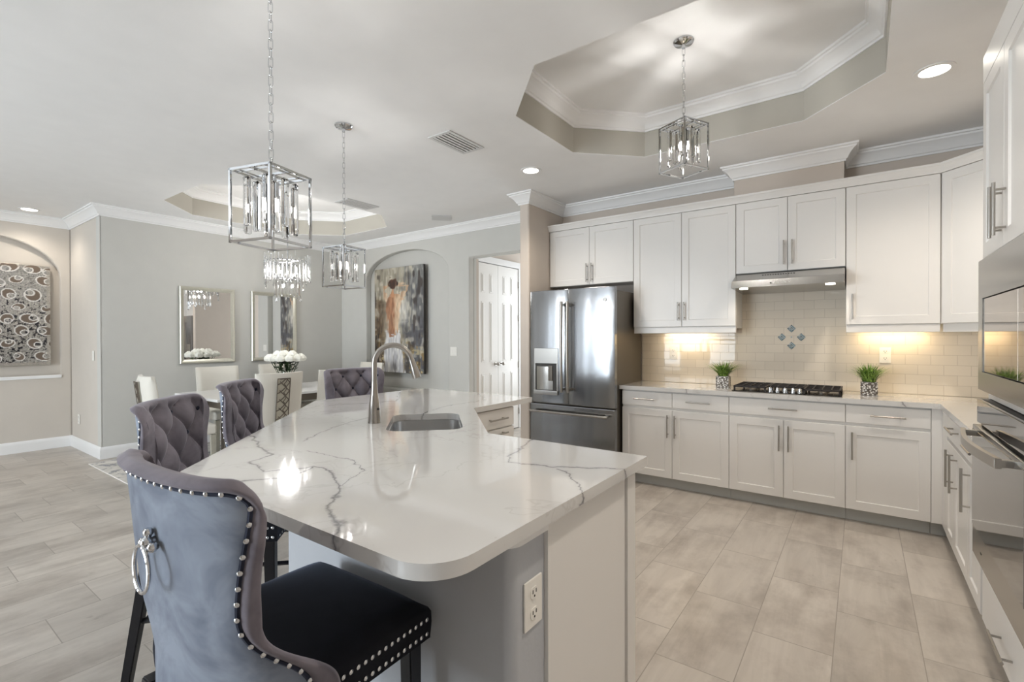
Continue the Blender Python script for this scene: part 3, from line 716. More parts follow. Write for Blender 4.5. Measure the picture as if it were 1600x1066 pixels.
# faucet
FA=thing('kitchen_faucet','tall brushed nickel gooseneck faucet with pull-down spray head','faucet',(-2.105,1.655,.9155),PI/4)
B().lathe([(.034,0),(.034,.004),(.032,.01),(.030,.06),(.027,.10),(.020,.15),(.0165,.19),(.0150,.22)],n=24).make('base','nickel',FA)
R_=.098; pts=[(0,0,.20+.02*i) for i in range(6)]+[(R_-R_*math.cos(a),0,.315+R_*math.sin(a)) for a in [PI*k/20*.93 for k in range(21)]]
last=Vector(pts[-1]); prv=Vector(pts[-2]); dr_=(last-prv).normalized()
B().tube(pts,.0145,14).make('gooseneck','nickel',FA)
B().tube([last,last+dr_*.02,last+dr_*.05,last+dr_*.085,last+dr_*.105],[.0155,.0165,.019,.0235,.0225],16).make('spray_head','nickel',FA)
B().cyl((.020,-.022,.075),(.0245,-.0275,.075),.006,n=14).make('sensor','slot',FA)
hd=B().cyl((0,.02,.055),(0,.045,.06),.010,n=12).tube([(0,.045,.06),(0,.062,.075),(0,.066,.12)],.005,8); hd.make('lever','nickel',FA)

# outlets and switches
def outlet(loc,rz,label,w_=.074,h_=.122,kind='duplex',n_g=1,group=None):
    t=thing('wall_outlet' if kind=='duplex' else 'light_switch',label,'outlet' if kind=='duplex' else 'switch',loc,rz,group)
    B().box(-w_/2,-.006,-h_/2,w_/2,0,h_/2,.002).make('plate','plate',t)
    if kind=='duplex':
        for s_ in (-1,1):
            r_=B().slab(rounded([(-.017,s_*.027-.015),(.017,s_*.027-.015),(.017,s_*.027+.015),(-.017,s_*.027+.015)],.012,5),[],-.0085,-.006,'y').make('socket','sockwhite',t)
            B().box(-.009,-.0092,s_*.027-.001,-.006,-.0083,s_*.027+.009).box(.006,-.0092,s_*.027-.001,.009,-.0083,s_*.027+.009).cyl((0,-.0083,s_*.027-.008),(0,-.0092,s_*.027-.008),.003,n=8).make('slots','slot',r_,smooth=False)
    else:
        for g in range(n_g):
            x=(g-(n_g-1)/2)*.046; B().box(x-.016,-.009,-.033,x+.016,-.006,.033,.002).make('rocker','sockwhite',t)
    return t
outlet((-.6995,1.053,.672),PI/2,'white duplex outlet on the grey end of the island knee wall',.082,.126)
outlet((-1.53,4.8865,1.207),0,'white outlet plate on the tile backsplash left of the cooktop')
outlet((.156,4.8865,1.219),0,'white outlet on the tile backsplash behind the right grass pot')
outlet((-4.467,4.8295,1.185),0,'white double rocker switch beside the hall opening',.118,.12,'switch',2)
outlet((-7.86,1.699,.374),0,'low white outlet near the baseboard of the narrow beige return wall')
outlet((-7.25,1.699,1.172),0,'small white switch at mid height on the narrow beige return wall',.07,.115,'switch')

# ------------------------------------------------------------------ bar stools
def interp(z,pts):
    xs_=[p[0] for p in pts]; ys_=[p[1] for p in pts]; return float(np.interp(z,xs_,ys_))
def smooth_pts(pts,n_=60):
    xs_=np.linspace(pts[0][0],pts[-1][0],n_); ys_=np.interp(xs_,[p[0] for p in pts],[p[1] for p in pts])
    k=np.ones(7)/7; yp=np.pad(ys_,3,mode='edge'); ys_=np.convolve(yp,k,'valid'); return list(zip(xs_,ys_))
ZB=.47
hwp=smooth_pts([(.47,.274),(.66,.276),(.78,.236),(.90,.240),(1.0,.250),(1.10,.255)])
dp=smooth_pts([(.47,.20),(.655,.205),(.70,.165),(.755,.085),(.80,.068),(.92,.075),(1.0,.092),(1.10,.100)])
def backpt(u,v):
    a=abs(u); t=max(0,(a-.62)/.38); zt=1.108-.085*(1-math.sqrt(max(0,1-t*t)))
    z=ZB+(zt-ZB)*v
    hw=interp(z,hwp); d=interp(z,dp); th=a*PI/2
    x=hw*math.copysign(math.sin(th)**.82,u); y=-.252-(.045*(z-.66)/.43 if z>.66 else 0)+d*(1-math.cos(th)**.82)
    return Vector((x,y,z)),zt
NU,NV=97,81
Pg=np.zeros((NU,NV,3)); ZTOP=np.zeros(NU)
for i in range(NU):
    u=-1+2*i/(NU-1); u=math.copysign(abs(u)**1.15,u)
    for j in range(NV):
        p,zt=backpt(u,j/(NV-1)); Pg[i,j]=p; ZTOP[i]=zt
du=np.gradient(Pg,axis=0); dv=np.gradient(Pg,axis=1); Ng=np.cross(dv,du); Ng/=np.linalg.norm(Ng,axis=2,keepdims=True)+1e-9
if Ng[NU//2,NV//2,1]<0: Ng=-Ng
# arc length from each side border
seg=np.linalg.norm(np.diff(Pg,axis=0),axis=2); cum=np.vstack([np.zeros((1,NV)),np.cumsum(seg,axis=0)]); tot=cum[-1:]
es=np.minimum(cum,tot-cum); segv=np.linalg.norm(np.diff(Pg,axis=1),axis=2); cv_=np.hstack([np.zeros((NU,1)),np.cumsum(segv,axis=1)]); et=cv_[:,-1:]-cv_
et=et*2.1; es_=es*.82; Eg=np.minimum(es_,et); cr=.075
both=(es_<cr)&(et<cr); Eg=np.where(both,np.maximum(0,cr-np.sqrt((cr-es_)**2+(cr-et)**2)),Eg)
Sg=cum-tot/2
def roll_(e,R,Tk): return Tk*np.sqrt(np.clip(1-(1-np.minimum(e/R,1))**2,0,1))
ax_=.080; az_=.105
pa=Sg/ax_+(Pg[:,:,2]-.72)/az_; pb=-Sg/ax_+(Pg[:,:,2]-.72)/az_
pa=pa/1.0; pb=pb/1.0
dome=(np.abs(np.sin(PI*pa/2))*np.abs(np.sin(PI*pb/2)))**.38
inner=np.clip((Eg-.03)/.06,0,1)
low=np.clip((Pg[:,:,2]-.70)/.06,0,1)
ff=roll_(Eg,.045,1.0)*(.030+.024*np.clip((1.10-Pg[:,:,2])/.12,0,1))-.046*(1-dome)*inner*low
bb=roll_(Eg,.022,.017)*(1-np.clip((Eg-.040)/.015,0,1))
def make_stool(label):
    t=thing('bar_stool',label,'bar stool',(0,0,0),0,'tufted velvet bar stools around the island')
    # seat
    b=B(); n_=22; P_=[]
    sx_,y0,y1=.238,-.20,.255
    top=[]
    for i in range(n_+1):
        r_=[]
        for j in range(n_+1):
            a=2*i/n_-1; c_=2*j/n_-1
            ed=(1-abs(a)**8)*(1-abs(c_)**8)
            x=a*sx_; y=(y0+y1)/2+c_*(y1-y0)/2
            r_.append((x,y,.640+.024*ed**.5+.016*(1-a*a)*(1-c_*c_)))
        top.append(r_)
    V=b.grid(top)
    ringt=[V[i][0] for i in range(n_+1)]+[V[n_][j] for j in range(1,n_+1)]+[V[i][n_] for i in range(n_-1,-1,-1)]+[V[0][j] for j in range(n_-1,0,-1)]
    prev=ringt
    for dz,gx in ((.628,.006),(.60,.007),(.556,.004)):
        nr=[b.b.verts.new((v.co.x+(math.copysign(gx,v.co.x) if abs(abs(v.co.x)-sx_)<.02 else 0),v.co.y+((gx if v.co.y>0 else -gx) if (v.co.y>y1-.02 or v.co.y<y0+.02) else 0),dz)) for v in ringt]
        for k in range(len(nr)): b.b.faces.new((prev[k],prev[(k+1)%len(nr)],nr[(k+1)%len(nr)],nr[k]))
        prev=nr
    b.b.faces.new(prev); seat=b.make('seat','velvetdark',t,angle=60)
    q=B()
    def nail(p,nrm,r=.0062):
        nrm=Vector(nrm).normalized(); T=Matrix.Translation(p)@nrm.to_track_quat('Z','Y').to_matrix().to_4x4()@Matrix.Diagonal((1,1,.6,1))
        bmesh.ops.create_uvsphere(q.b,u_segments=8,v_segments=5,radius=r,matrix=T)
    for s_ in (-1,1):
        for z in (.574,.612):
            for i in range(18): nail((s_*(sx_+.007),y0+.10+(y1-.012-y0-.10)*i/17,z),(s_,0,0))
        q.make('seat_nailhead_trim','chrome',seat); q=B()
    for z in (.574,.612):
        for i in range(16): nail((-.222+.444*i/15,y1+.007,z),(0,1,0))
    q.make('seat_nailhead_trim','chrome',seat)
    # legs
    def leg(x,y,x1,y1_,w0=.021,w1=.016):
        b=B(); v=[]
        for (cx,cy,cz,h) in ((x,y,.557,w0),(x1,y1_,.0,w1)):
            v.append([b.b.verts.new((cx+a*h,cy+c_*h,cz)) for a,c_ in ((-1,-1),(1,-1),(1,1),(-1,1))])
        for k in range(4): b.b.faces.new((v[0][k],v[0][(k+1)%4],v[1][(k+1)%4],v[1][k]))
        b.b.faces.new(v[0]); b.b.faces.new(v[1][::-1])
        bmesh.ops.bevel(b.b,geom=list(b.b.edges),offset=.003,segments=2,affect='EDGES')
        b.make('leg','legwood',t)
    leg(-.205,.222,-.208,.228); leg(.205,.222,.208,.228); leg(-.205,-.215,-.225,-.30); leg(.205,-.215,.225,-.30)
    for a,c_ in (((-.207,.225,.19),(.207,.225,.19)),((-.207,.222,.27),(-.217,-.265,.27)),((.207,.222,.27),(.217,-.265,.27)),((-.217,-.265,.24),(.217,-.265,.24))):
        B().tube([a,c_],.011,4).make('stretcher','legwood',t)
    # tufted cushion wrapping to the rolled edge
    b=B(); Ff=Pg+Ng*ff[:,:,None]; Bf=Pg-Ng*bb[:,:,None]
    b.grid([[Vector(Ff[i,j]) for j in range(NV)] for i in range(NU)]); b.grid([[Vector(Bf[i,j]) for j in range(NV)] for i in range(NU)])
    bk=b.make('tufted_backrest','velvet',t,angle=80,merge=.0004)
    b=B(); keep=Eg>.051; Op=Pg-Ng*.0035; V={}
    for i in range(NU):
        for j in range(NV):
            if keep[i,j]: V[i,j]=b.b.verts.new(Vector(Op[i,j]))
    for i in range(NU-1):
        for j in range(NV-1):
            ks=[(i,j),(i+1,j),(i+1,j+1),(i,j+1)]
            if all(k in V for k in ks): b.b.faces.new([V[k] for k in ks])
    b.make('outer_back_panel','velvetback',t,angle=80)
    # welt band under the nails
    e0=.055; full=[]; ic=(NU-1)/2; jc=NV*.42
    def samp(A,i,j):
        i=min(max(i,0),NU-1.001); j=min(max(j,0),NV-1.001); a=int(i); b_=int(j); f=i-a; g=j-b_
        return A[a,b_]*(1-f)*(1-g)+A[a+1,b_]*f*(1-g)+A[a,b_+1]*(1-f)*g+A[a+1,b_+1]*f*g
    tgt=[]
    for k in range(30): tgt.append((0,3+(jc-3)*k/30))
    for k in range(40): tgt.append((0,jc+(NV-1-jc)*k/40))
    for k in range(90): tgt.append(((NU-1)*k/90,NV-1))
    for k in range(40): tgt.append((NU-1,NV-1-(NV-1-jc)*k/40))
    for k in range(31): tgt.append((NU-1,jc-(jc-3)*k/30))
    for (ti,tj) in tgt:
        sj=jc if tj>jc else tj; lo,hi=0.,1.
        for _ in range(26):
            md=(lo+hi)/2
            if samp(Eg,ic+(ti-ic)*md,sj+(tj-sj)*md)>e0: lo=md
            else: hi=md
        full.append(Vector(samp(Op,ic+(ti-ic)*lo,sj+(tj-sj)*lo)))
    L=[0]; full=[q for k,q in enumerate(full) if k==0 or (q-full[k-1]).length>1e-5]
    # resample
    for a,c_ in zip(full,full[1:]): L.append(L[-1]+(c_-a).length)
    def at(s_):
        k=int(np.searchsorted(L,s_)); k=min(max(k,1),len(full)-1); f=(s_-L[k-1])/(L[k]-L[k-1]+1e-9); return full[k-1].lerp(full[k],f)
    wl=[at(L[-1]*k/150) for k in range(151)]
    B().tube(wl,.0050,6).make('welt','velvetnavy',bk)
    q=B(); nn=int(L[-1]/.030)
    for k in range(nn+1):
        p=at(L[-1]*k/nn); ii=np.argmin(((Op-np.array(p))**2).sum(axis=2)); nv_=-Ng.reshape(-1,3)[ii]
        nail(p+Vector(nv_)*.004,nv_,.0057)
    q.make('nailhead_trim','chrome',bk)
    # buttons at the tuft points
    k_=0
    for m1_ in range(-6,8):
        for m2_ in range(-6,8):
            s_=(m1_-m2_)*ax_; z_=(m1_+m2_)*az_+.72
            if z_<.74 or z_>1.05 : continue
            d2=(Sg-s_)**2+(Pg[:,:,2]-z_)**2; ii=np.unravel_index(np.argmin(d2),d2.shape)
            if d2[ii]>.0004 or Eg[ii]<.05: continue
            B().sph(Vector(Ff[ii])+Vector(Ng[ii])*.004,.011,10,(1,.7,1)).make('tuft_button','velvetnavy',bk)
    # pull ring
    yb=-.252-.045*(.975-.66)/.43-.004
    B().sph((0,yb-.012,.955),.013,12).sph((-.022,yb-.010,.950),.011,10).sph((.022,yb-.010,.950),.011,10).sph((0,yb-.010,.975),.010,10).cyl((0,yb+.004,.955),(0,yb-.02,.955),.010).make('ring_mount','chrome',bk)
    B().tube([(.036*math.cos(2*PI*k/28),yb-.022,.905+.047*math.sin(2*PI*k/28)) for k in range(28)],.0042,8,closed=True).make('pull_ring','chrome',bk)
    return t
s1=make_stool('tufted grey velvet bar stool nearest the camera, ring pull on its back')
s1.rotation_euler=(0,0,math.radians(2)); s1.location=(-1.185+.255*math.sin(math.radians(2)),.910-.255*math.cos(math.radians(2)),0)
def place(label,bx,by,fdeg):
    o=copy_tree(s1); o['label']=label; a=math.radians(fdeg); 
    o.location=(bx+.30*math.cos(a),by+.30*math.sin(a),0); o.rotation_euler=(0,0,a-PI/2)
place('tufted grey velvet bar stool just behind the nearest stool, front of its back visible',-2.453,.782,45)
place('tufted grey velvet bar stool farther along the slanted island edge, before the dining table',-3.088,1.36,43)
place('tufted grey velvet bar stool at the far end of the island, left of the faucet',-3.61,2.59,-12)

# ------------------------------------------------------------------ lantern pendants
def link(b,c,L,Wd,r,rot):
    pts=[]
    for k in range(20):
        a=2*PI*k/20; x=Wd*math.cos(a); z=(L-Wd)*(1 if math.sin(a)>0 else -1)*(1 if abs(math.sin(a))>.01 else 0)+Wd*math.sin(a)
        pts.append((c[0]+x*math.cos(rot),c[1]+x*math.sin(rot),c[2]+z))
    b.tube(pts,r,6,closed=True)
def pendant(loc,rz,zceil,ztop,label,glow):
    t=thing('lantern_pendant',label,'pendant light',(loc[0],loc[1],zceil),rz,'square crystal lantern pendants')
    B().lathe([(.062,0),(.062,-.008),(.055,-.016),(.030,-.022),(.012,-.026),(.010,-.045),(.001,-.046)],n=32).make('canopy','chrome',t)
    top=ztop-zceil
    b=B(); z=-.050; k=0
    while z>top+.03:
        link(b,(0,0,z-.018),.022,.0085,.0017,PI/2*(k%2)+.4); z-=.036; k+=1
    b.cyl((0,0,z+.004),(0,0,top-.03),.004); b.make('chain','chrome',t)
    s=.1; h=.275; r=.0042
    f=B()
    for zz in (top,top-h):
        for s_ in (-1,1):
            f.box(-s-r,s_*s-r,zz-r,s+r,s_*s+r,zz+r); f.box(s_*s-r,-s-r,zz-r,s_*s+r,s+r,zz+r)
    for a in (-1,1):
        for c_ in (-1,1): f.box(a*s-r,c_*s-r,top-h,a*s+r,c_*s+r,top)
    f.box(-s,-r,top-r,s,r,top+r); f.box(-r,-s,top-r,r,s,top+r)
    for s_ in (-1,1):
        f.box(-s,s_*.070-.003,top-.003,s,s_*.070+.003,top+.003); f.box(s_*.070-.003,-s,top-.003,s_*.070+.003,s,top+.003)
    f.make('frame','chrome',t,smooth=False)
    m_=0
    for a in range(4):
        for p in (-.048,0,.048):
            up=(m_%2)*.026; m_+=1; rg_=.070
            x,y=(p,-rg_) if a==0 else ((rg_,p) if a==1 else ((-p,rg_) if a==2 else (-rg_,-p)))
            wx,wy=(.0155,.009) if a%2==0 else (.009,.0155)
            g=B().box(x-wx,y-wy,top-.215-up+.004,x+wx,y+wy,top-.022-up,.0055,1)
            g.make('crystal_bar','crystal',t,smooth=False)
    for x,y in ((.018,0),(-.012,.016),(-.012,-.016)):
        B().cyl((x,y,top-.005),(x,y,top-.09),.006).make('socket_stem','chrome',t)
        B().sph((x,y,top-.12),.011,10,(1,1,2)).make('bulb','bulb',t)
    light('lantern_bulb_light','POINT',(0,0,top-.12),glow,(1,.97,.93),.03,parent=t)
    return t
pendant((-1.885,.99),.27,ZC,2.012,'crystal lantern pendant nearest the camera, over the island front',17)
pendant((-2.985,2.09),.136,ZC,2.006,'crystal lantern pendant over the far leg of the island',17)
pendant((-.893,3.055),-.46,ZT,2.672,'crystal lantern pendant hanging in the octagonal kitchen tray ceiling',26)

# ------------------------------------------------------------------ dining chandelier
CH=thing('crystal_chandelier','two-tier round crystal rod chandelier over the dining table','chandelier',(-5.70,3.19,ZT))
B().lathe([(.075,0),(.075,-.012),(.03,-.03),(.001,-.032)],n=28).make('canopy','chrome',CH)
B().cyl((0,0,-.03),(0,0,-1.15),.007).make('stem','chrome',CH)
for rr_,zz in ((.255,-.90),(.145,-1.10)):
    B().tube([(rr_*math.cos(2*PI*k/36),rr_*math.sin(2*PI*k/36),zz) for k in range(36)],.006,6,closed=True).make('ring','chrome',CH)
    q=B()
    for k in range(3): q.cyl((0,0,zz),(rr_*math.cos(k*2*PI/3),rr_*math.sin(k*2*PI/3),zz),.004)
    q.make('ring_spoke','chrome',CH)
for i in range(34):
    a=2*PI*i/34; L0_=random.uniform(.26,.36); z1=-.90+random.uniform(.02,.12); r_=.255
    B().cyl((r_*math.cos(a),r_*math.sin(a),z1),(r_*math.cos(a),r_*math.sin(a),z1-L0_),.0098,n=6).sph((r_*math.cos(a),r_*math.sin(a),z1-L0_),.0112,8).make('crystal_rod','crystal',CH,smooth=False)
for i in range(20):
    a=2*PI*i/20; L0_=random.uniform(.24,.32); z1=-1.08+random.uniform(0,.05); r_=.145
    B().cyl((r_*math.cos(a),r_*math.sin(a),z1),(r_*math.cos(a),r_*math.sin(a),z1-L0_),.0098,n=6).sph((r_*math.cos(a),r_*math.sin(a),z1-L0_),.0112,8).make('crystal_rod','crystal',CH,smooth=False)
for i in range(6):
    a=2*PI*i/6; B().sph((.19*math.cos(a),.19*math.sin(a),-1.0),.012,10,(1,1,1.7)).make('bulb','bulb',CH)
for i in range(4):
    a=2*PI*i/4+.4; B().sph((.07*math.cos(a),.07*math.sin(a),-1.19),.012,10,(1,1,1.7)).make('bulb','bulb',CH)
light('chandelier_light','POINT',(0,0,-1.0),34,(1,.97,.93),.12,parent=CH)

# ------------------------------------------------------------------ ceiling fittings
def downlight(x,y,label,e=16,c=WARM):
    t=thing('downlight',label,'recessed light',(x,y,ZC),0,'recessed ceiling downlights')
    b=B(); b.slab(rounded([(-.095,-.095),(.095,-.095),(.095,.095),(-.095,.095)],.0949,8),[[(.070*math.cos(2*PI*k/32),.070*math.sin(2*PI*k/32)) for k in range(32)]],-.006,-.0005); b.make('trim_ring','trim',t)
    B().cyl((0,0,-.001),(0,0,-.0035),.071,n=32).make('lens','lampwarm',t)
    light('downlight_beam','SPOT',(x,y,ZC-.03),e,c,.06,direction=(0,0,-1),spot=2.4,blend=.9)
downlight(.335,3.64,'bright round recessed downlight near the oven tower',60)
downlight(-2.42,3.645,'round recessed downlight above the refrigerator aisle',50)
downlight(-7.85,1.27,'round recessed downlight by the arched niche at far left',20)
light('added_fill_spot_near_right','SPOT',(.10,1.5,ZC-.03),60,WARM,.06,direction=(0,0,-1),spot=2.4,blend=.9)  # added unseen spot with no ceiling fitting, brightens the kitchen side
def grille(x,y,w_,h_,rz,label,n_,nm='ceiling_vent'):
    t=thing(nm,label,'vent',(x,y,ZC),rz)
    B().slab([(-w_/2,-h_/2),(w_/2,-h_/2),(w_/2,h_/2),(-w_/2,h_/2)],[[(-w_/2+.025,-h_/2+.025),(-w_/2+.025,h_/2-.025),(w_/2-.025,h_/2-.025),(w_/2-.025,-h_/2+.025)]],-.008,-.001).make('frame','vent',t,smooth=False)
    B().box(-w_/2+.02,-h_/2+.02,-.0015,w_/2-.02,h_/2-.02,-.0005).make('backing','ventdark',t,smooth=False)
    for k in range(n_):
        y_=-h_/2+.025+(h_-.05)*(k+.5)/n_
        B().box(-w_/2+.025,y_-(h_-.05)/n_*.28,-.009,w_/2-.025,y_+(h_-.05)/n_*.28,-.003).make('slat','vent',t,smooth=False)
grille(-2.535,2.785,.40,.22,PI/2,'white slatted ceiling vent between the two tray ceilings',5)
grille(-4.61,3.40,.42,.24,PI/2,'white slatted ceiling vent beside the dining tray ceiling',5)
t=thing('ceiling_speaker','square white ceiling panel near the hall end of the ceiling','ceiling panel',(-4.27,4.40,ZC),PI/4)
B().box(-.12,-.12,-.010,.12,.12,-.001,.003).make('panel','vent',t); B().box(-.10,-.10,-.013,.10,.10,-.0105).make('grille','vent',t)

# ------------------------------------------------------------------ under-cabinet lights
def undercab(x,label,e):
    t=thing('under_cabinet_light',label,'under-cabinet light',(x,4.80,1.4405),0,'under-cabinet light bars')
    B().box(-.20,-.03,-.018,.20,.03,0,.003).make('housing','plate',t); B().box(-.19,-.024,-.0205,.19,.024,-.0185).make('lens','strip',t,smooth=False)
    light('under_cabinet_glow','AREA',(x,4.80,1.415),e,(1,.74,.42),.40,.05,(0,.25,-1))
undercab(-1.365,'warm light bar under the tall cabinet left of the hood',.95); undercab(.20,'warm light bar under the tall cabinet right of the hood',.95)
undercab(.72,'warm light bar deep in the corner beside the oven tower',.6)

# ------------------------------------------------------------------ potted grass
def grass(x,y,label,s):
    t=thing('potted_grass',label,'potted plant',(x,y,.9155),0,'grass plants in woven silver pots')
    b=B(); b.slab([(-.045*s,-.045*s),(.045*s,-.045*s),(.045*s,.045*s),(-.045*s,.045*s)],[],0,.085*s); 
    bmesh.ops.bevel(b.b,geom=list(b.b.edges),offset=.003,segments=2,affect='EDGES'); b.make('pot','pot',t)
    q=B()
    for k in range(190):
        a=random.uniform(0,2*PI); r0=random.uniform(0,.036)*s; lean=random.uniform(.05,1)*.150*s; h=random.uniform(.085,.135)*s; w_=.0038*s
        bx,by=r0*math.cos(a),r0*math.sin(a); tx,ty=-math.sin(a)*w_,math.cos(a)*w_
        prev=None
        for m_ in range(5):
            f=m_/4; cx=bx+math.cos(a)*lean*f**1.6; cy=by+math.sin(a)*lean*f**1.6; cz=.080*s+h*(f-.18*f*f*(lean/(.1*s))); ww=1-f**2*.92
            pr_=[q.b.verts.new((cx+tx*ww,cy+ty*ww,cz)),q.b.verts.new((cx-tx*ww,cy-ty*ww,cz))]
            if prev: q.b.faces.new((prev[0],prev[1],pr_[1],pr_[0]))
            prev=pr_
    q.make('grass_blades','grass',t)
grass(-1.01,4.66,'small green grass in a silver pot, left of the cooktop',1.18)
grass(.05,4.66,'small green grass in a silver pot, right of the cooktop',1.2)

# ------------------------------------------------------------------ wall pieces
def vgrid(w_,h_,nx,nz,fn,name,mat,parent,thick=.035,y=0):
    b=B(); V=b.grid([[(-w_/2+w_*i/nx,y,-h_/2+h_*j/nz) for j in range(nz+1)] for i in range(nx+1)])
    me=bpy.data.meshes.new(name); bmesh.ops.recalc_face_normals(b.b,faces=b.b.faces)
    idx=[(V[i][j].index,i,j) for i in range(nx+1) for j in range(nz+1)]
    b.b.verts.index_update(); order=[(V[i][j].index,i/nx,j/nz) for i in range(nx+1) for j in range(nz+1)]
    b.b.to_mesh(me); b.b.free(); at=me.color_attributes.new('paint','FLOAT_COLOR','POINT')
    for k,u,v in order: at.data[k].color=fn(u,v)
    me.materials.append(M[mat]); o=bpy.data.objects.new(name,me); C.objects.link(o); o.parent=parent; return o
NZ=rng.rand(64,64)
def vn(x,y,o=0):
    x+=o*7.3;y+=o*3.1; xi=int(math.floor(x));yi=int(math.floor(y));fx=x-xi;fy=y-yi; fx=fx*fx*(3-2*fx);fy=fy*fy*(3-2*fy)
    g=lambda a,b_:NZ[a%64,b_%64]
    return (g(xi,yi)*(1-fx)+g(xi+1,yi)*fx)*(1-fy)+(g(xi,yi+1)*(1-fx)+g(xi+1,yi+1)*fx)*fy
def lerp(a,b_,t): t=min(1,max(0,t)); return tuple(a[k]*(1-t)+b_[k]*t for k in range(3))
def sst(a,b_,x): t=min(1,max(0,(x-a)/(b_-a))); return t*t*(3-2*t)
def segd(px,py,ax,ay,bx,by,k=1.0):
    dx,dy=bx-ax,by-ay; t=max(0,min(1,((px-ax)*dx+(py-ay)*dy)/(dx*dx+dy*dy))); return math.hypot(px-ax-t*dx,(py-ay-t*dy)),t
def painting(u,v):
    x=u; y=v*2.0   # canvas is twice as tall as wide
    n1=vn(u*9,v*14);n2=vn(u*26,v*20,1);n3=vn(u*14,v*60,2); n4=vn(u*40,v*12,3)
    jx=(n2-.5)*.075; jy=(n3-.5)*.09
    X=x+jx; Y=y+jy
    c=lerp((198,191,174),(142,136,120),n1*.6+n4*.4)
    c=lerp(c,(118,120,120),sst(.52,.80,X+(n4-.5)*.35)*.85)
    c=lerp(c,(84,84,88),sst(.60,.9,X+(n2-.5)*.5)*sst(.3,.9,Y)*(.35+.6*n4)*sst(2.0,1.5,Y))
    c=lerp(c,(84,64,44),sst(.34,.12,X)*sst(1.55,1.3,Y)*(.45+.7*n2))
    c=lerp(c,(34,26,22),sst(.30,.05,X)*sst(1.0,.7,Y)*(n4>.55)*.8)
    c=lerp(c,(150,122,74),sst(.9,.3,Y)*(n2>.62)*.75); c=lerp(c,(206,186,140),sst(.95,.2,Y)*(n3>.74)*.8)
    c=lerp(c,(80,80,88),sst(.55,.7,X)*sst(1.2,.8,Y)*(n1>.5)*.7)
    c=lerp(c,(226,222,212),sst(.16,.05,abs(X-.60))*sst(.38,.1,abs(Y-1.22))*(.4+.6*n2))
    c=lerp(c,(214,208,194),sst(.66,.85,vn(u*22,v*20,8))*.55*(v>.1)); c=lerp(c,(52,44,40),sst(.62,.85,vn(u*20,v*12,9))*.75*sst(.3,.8,abs(u-.4)*2))
    # skirt
    wv=.13+.10*(1-Y/.85)
    if Y<.80:
        m_=sst(wv+.03,wv-.02,abs(X-.40-.01*math.sin(Y*9))); c=lerp(c,lerp((236,234,230),(168,168,176),n4*.8),m_)
        c=lerp(c,(110,108,112),sst(.035,.0,abs(X-.42))*sst(.55,.1,Y)*.7*(n2*.6+.5)); 
    # arms
    for (a,b_,c_,d_,w_) in ((.24,1.38,.19,1.60,.030),(.19,1.60,.30,1.70,.026),(.56,1.40,.70,1.62,.030),(.70,1.62,.50,1.70,.026)):
        dd_,t_=segd(X,Y,a,b_,c_,d_); c=lerp(c,lerp((226,204,176),(172,126,92),n2),sst(w_+.012,w_-.01,dd_)*.9)
    # torso
    if .70<Y<1.50:
        k=(Y-.70)/.8; cx_=.385+.02*k; hw=.075+.10*k if k<.85 else .16-.25*(k-.85)
        m_=sst(hw+.02,hw-.015,abs(X-cx_)); sk_=lerp((168,122,92),(222,198,168),sst(-.02,.12,X-cx_)*.9+.2*(n2-.5)); sk_=lerp(sk_,(120,78,56),sst(.03,.0,abs(X-cx_+.01))*.55+sst(.1,.16,cx_-X)*.6)
        c=lerp(c,sk_,m_)
    dd_,t_=segd(X,Y,.39,1.46,.39,1.60); c=lerp(c,(192,140,104),sst(.045,.02,dd_))
    hd_=math.hypot((X-.385)/.092,(Y-1.70)/.125); c=lerp(c,lerp((44,28,22),(96,60,42),n2),sst(1.1,.85,hd_))
    k_=1+(vn(u*40,v*26,11)-.5)*.22; c=tuple(q_*k_*.97 for q_ in c)
    return tuple(s2l(max(0,min(255,q_))) for q_ in c)+(1,)
PT=thing('canvas_painting','tall canvas painting of a bare-backed figure in a white skirt, in the arched niche','painting',(-5.583,4.868,1.638))
B().box(-.541,-.0375,-.785,.541,0,.785,.002).make('canvas_box','canvasedge',PT,smooth=False)
vgrid(1.078,1.566,150,210,painting,'painted_front','paint',PT,y=-.0385)
# metallic fretwork panel in the left niche (long side runs along y)
scr=[]
for rr_ in range(8):
    for cc_ in range(5):
        scr.append((.1+cc_*.21+(rr_%2)*.1+random.uniform(-.03,.03),.08+rr_*.125+random.uniform(-.02,.02),random.uniform(.045,.082),random.uniform(0,2*PI)))
def fret(u,v):
    y=v*1.45; a=1-sst(.0,.02,abs(.5))
    n1=vn(u*150,v*190); n2=vn(u*80,v*100,2)
    c=lerp((225,222,214),(150,150,150),n1); met=.75
    if vn(u*45,v*60,5)*.6+n1*.4>.56+.5*max(0,v-.45): c=(54,54,60)
    if n2>.75: c=lerp(c,(120,116,112),.5)
    for (cx_,cy_,r_,an) in scr:
        dx=u-cx_; dy=y-cy_*1.45
        if abs(dx)>r_*2 or abs(dy)>r_*2: continue
        X=dx*math.cos(an)+dy*math.sin(an); Y=-dx*math.sin(an)+dy*math.cos(an)
        d1=math.hypot(X,Y*1.25); d2=math.hypot(X+r_*.42,Y+r_*.30)
        if d1<r_ and d2>r_*.60: return tuple(s2l(q_) for q_ in (112,98,86))+(.1,)
        if d1<r_*1.22 and d2>r_*.42: c=(232,230,226); met=.5
    if u<.035 or u>.965 or v<.03 or v>.97: c=lerp((214,208,198),(170,166,160),n1)
    return tuple(s2l(q_) for q_ in c)+(met,)
FP=thing('fretwork_wall_panel','silver mosaic wall panel with scroll cutouts in the left arched niche','wall art',(-8.245,1.00,1.66),PI/2)
B().box(-.51,-.0335,-.612,.51,0,.612,.002).make('panel_back','frame',FP,smooth=False)
vgrid(1.016,1.22,170,200,fret,'fretwork_front','fret',FP,y=-.0345)
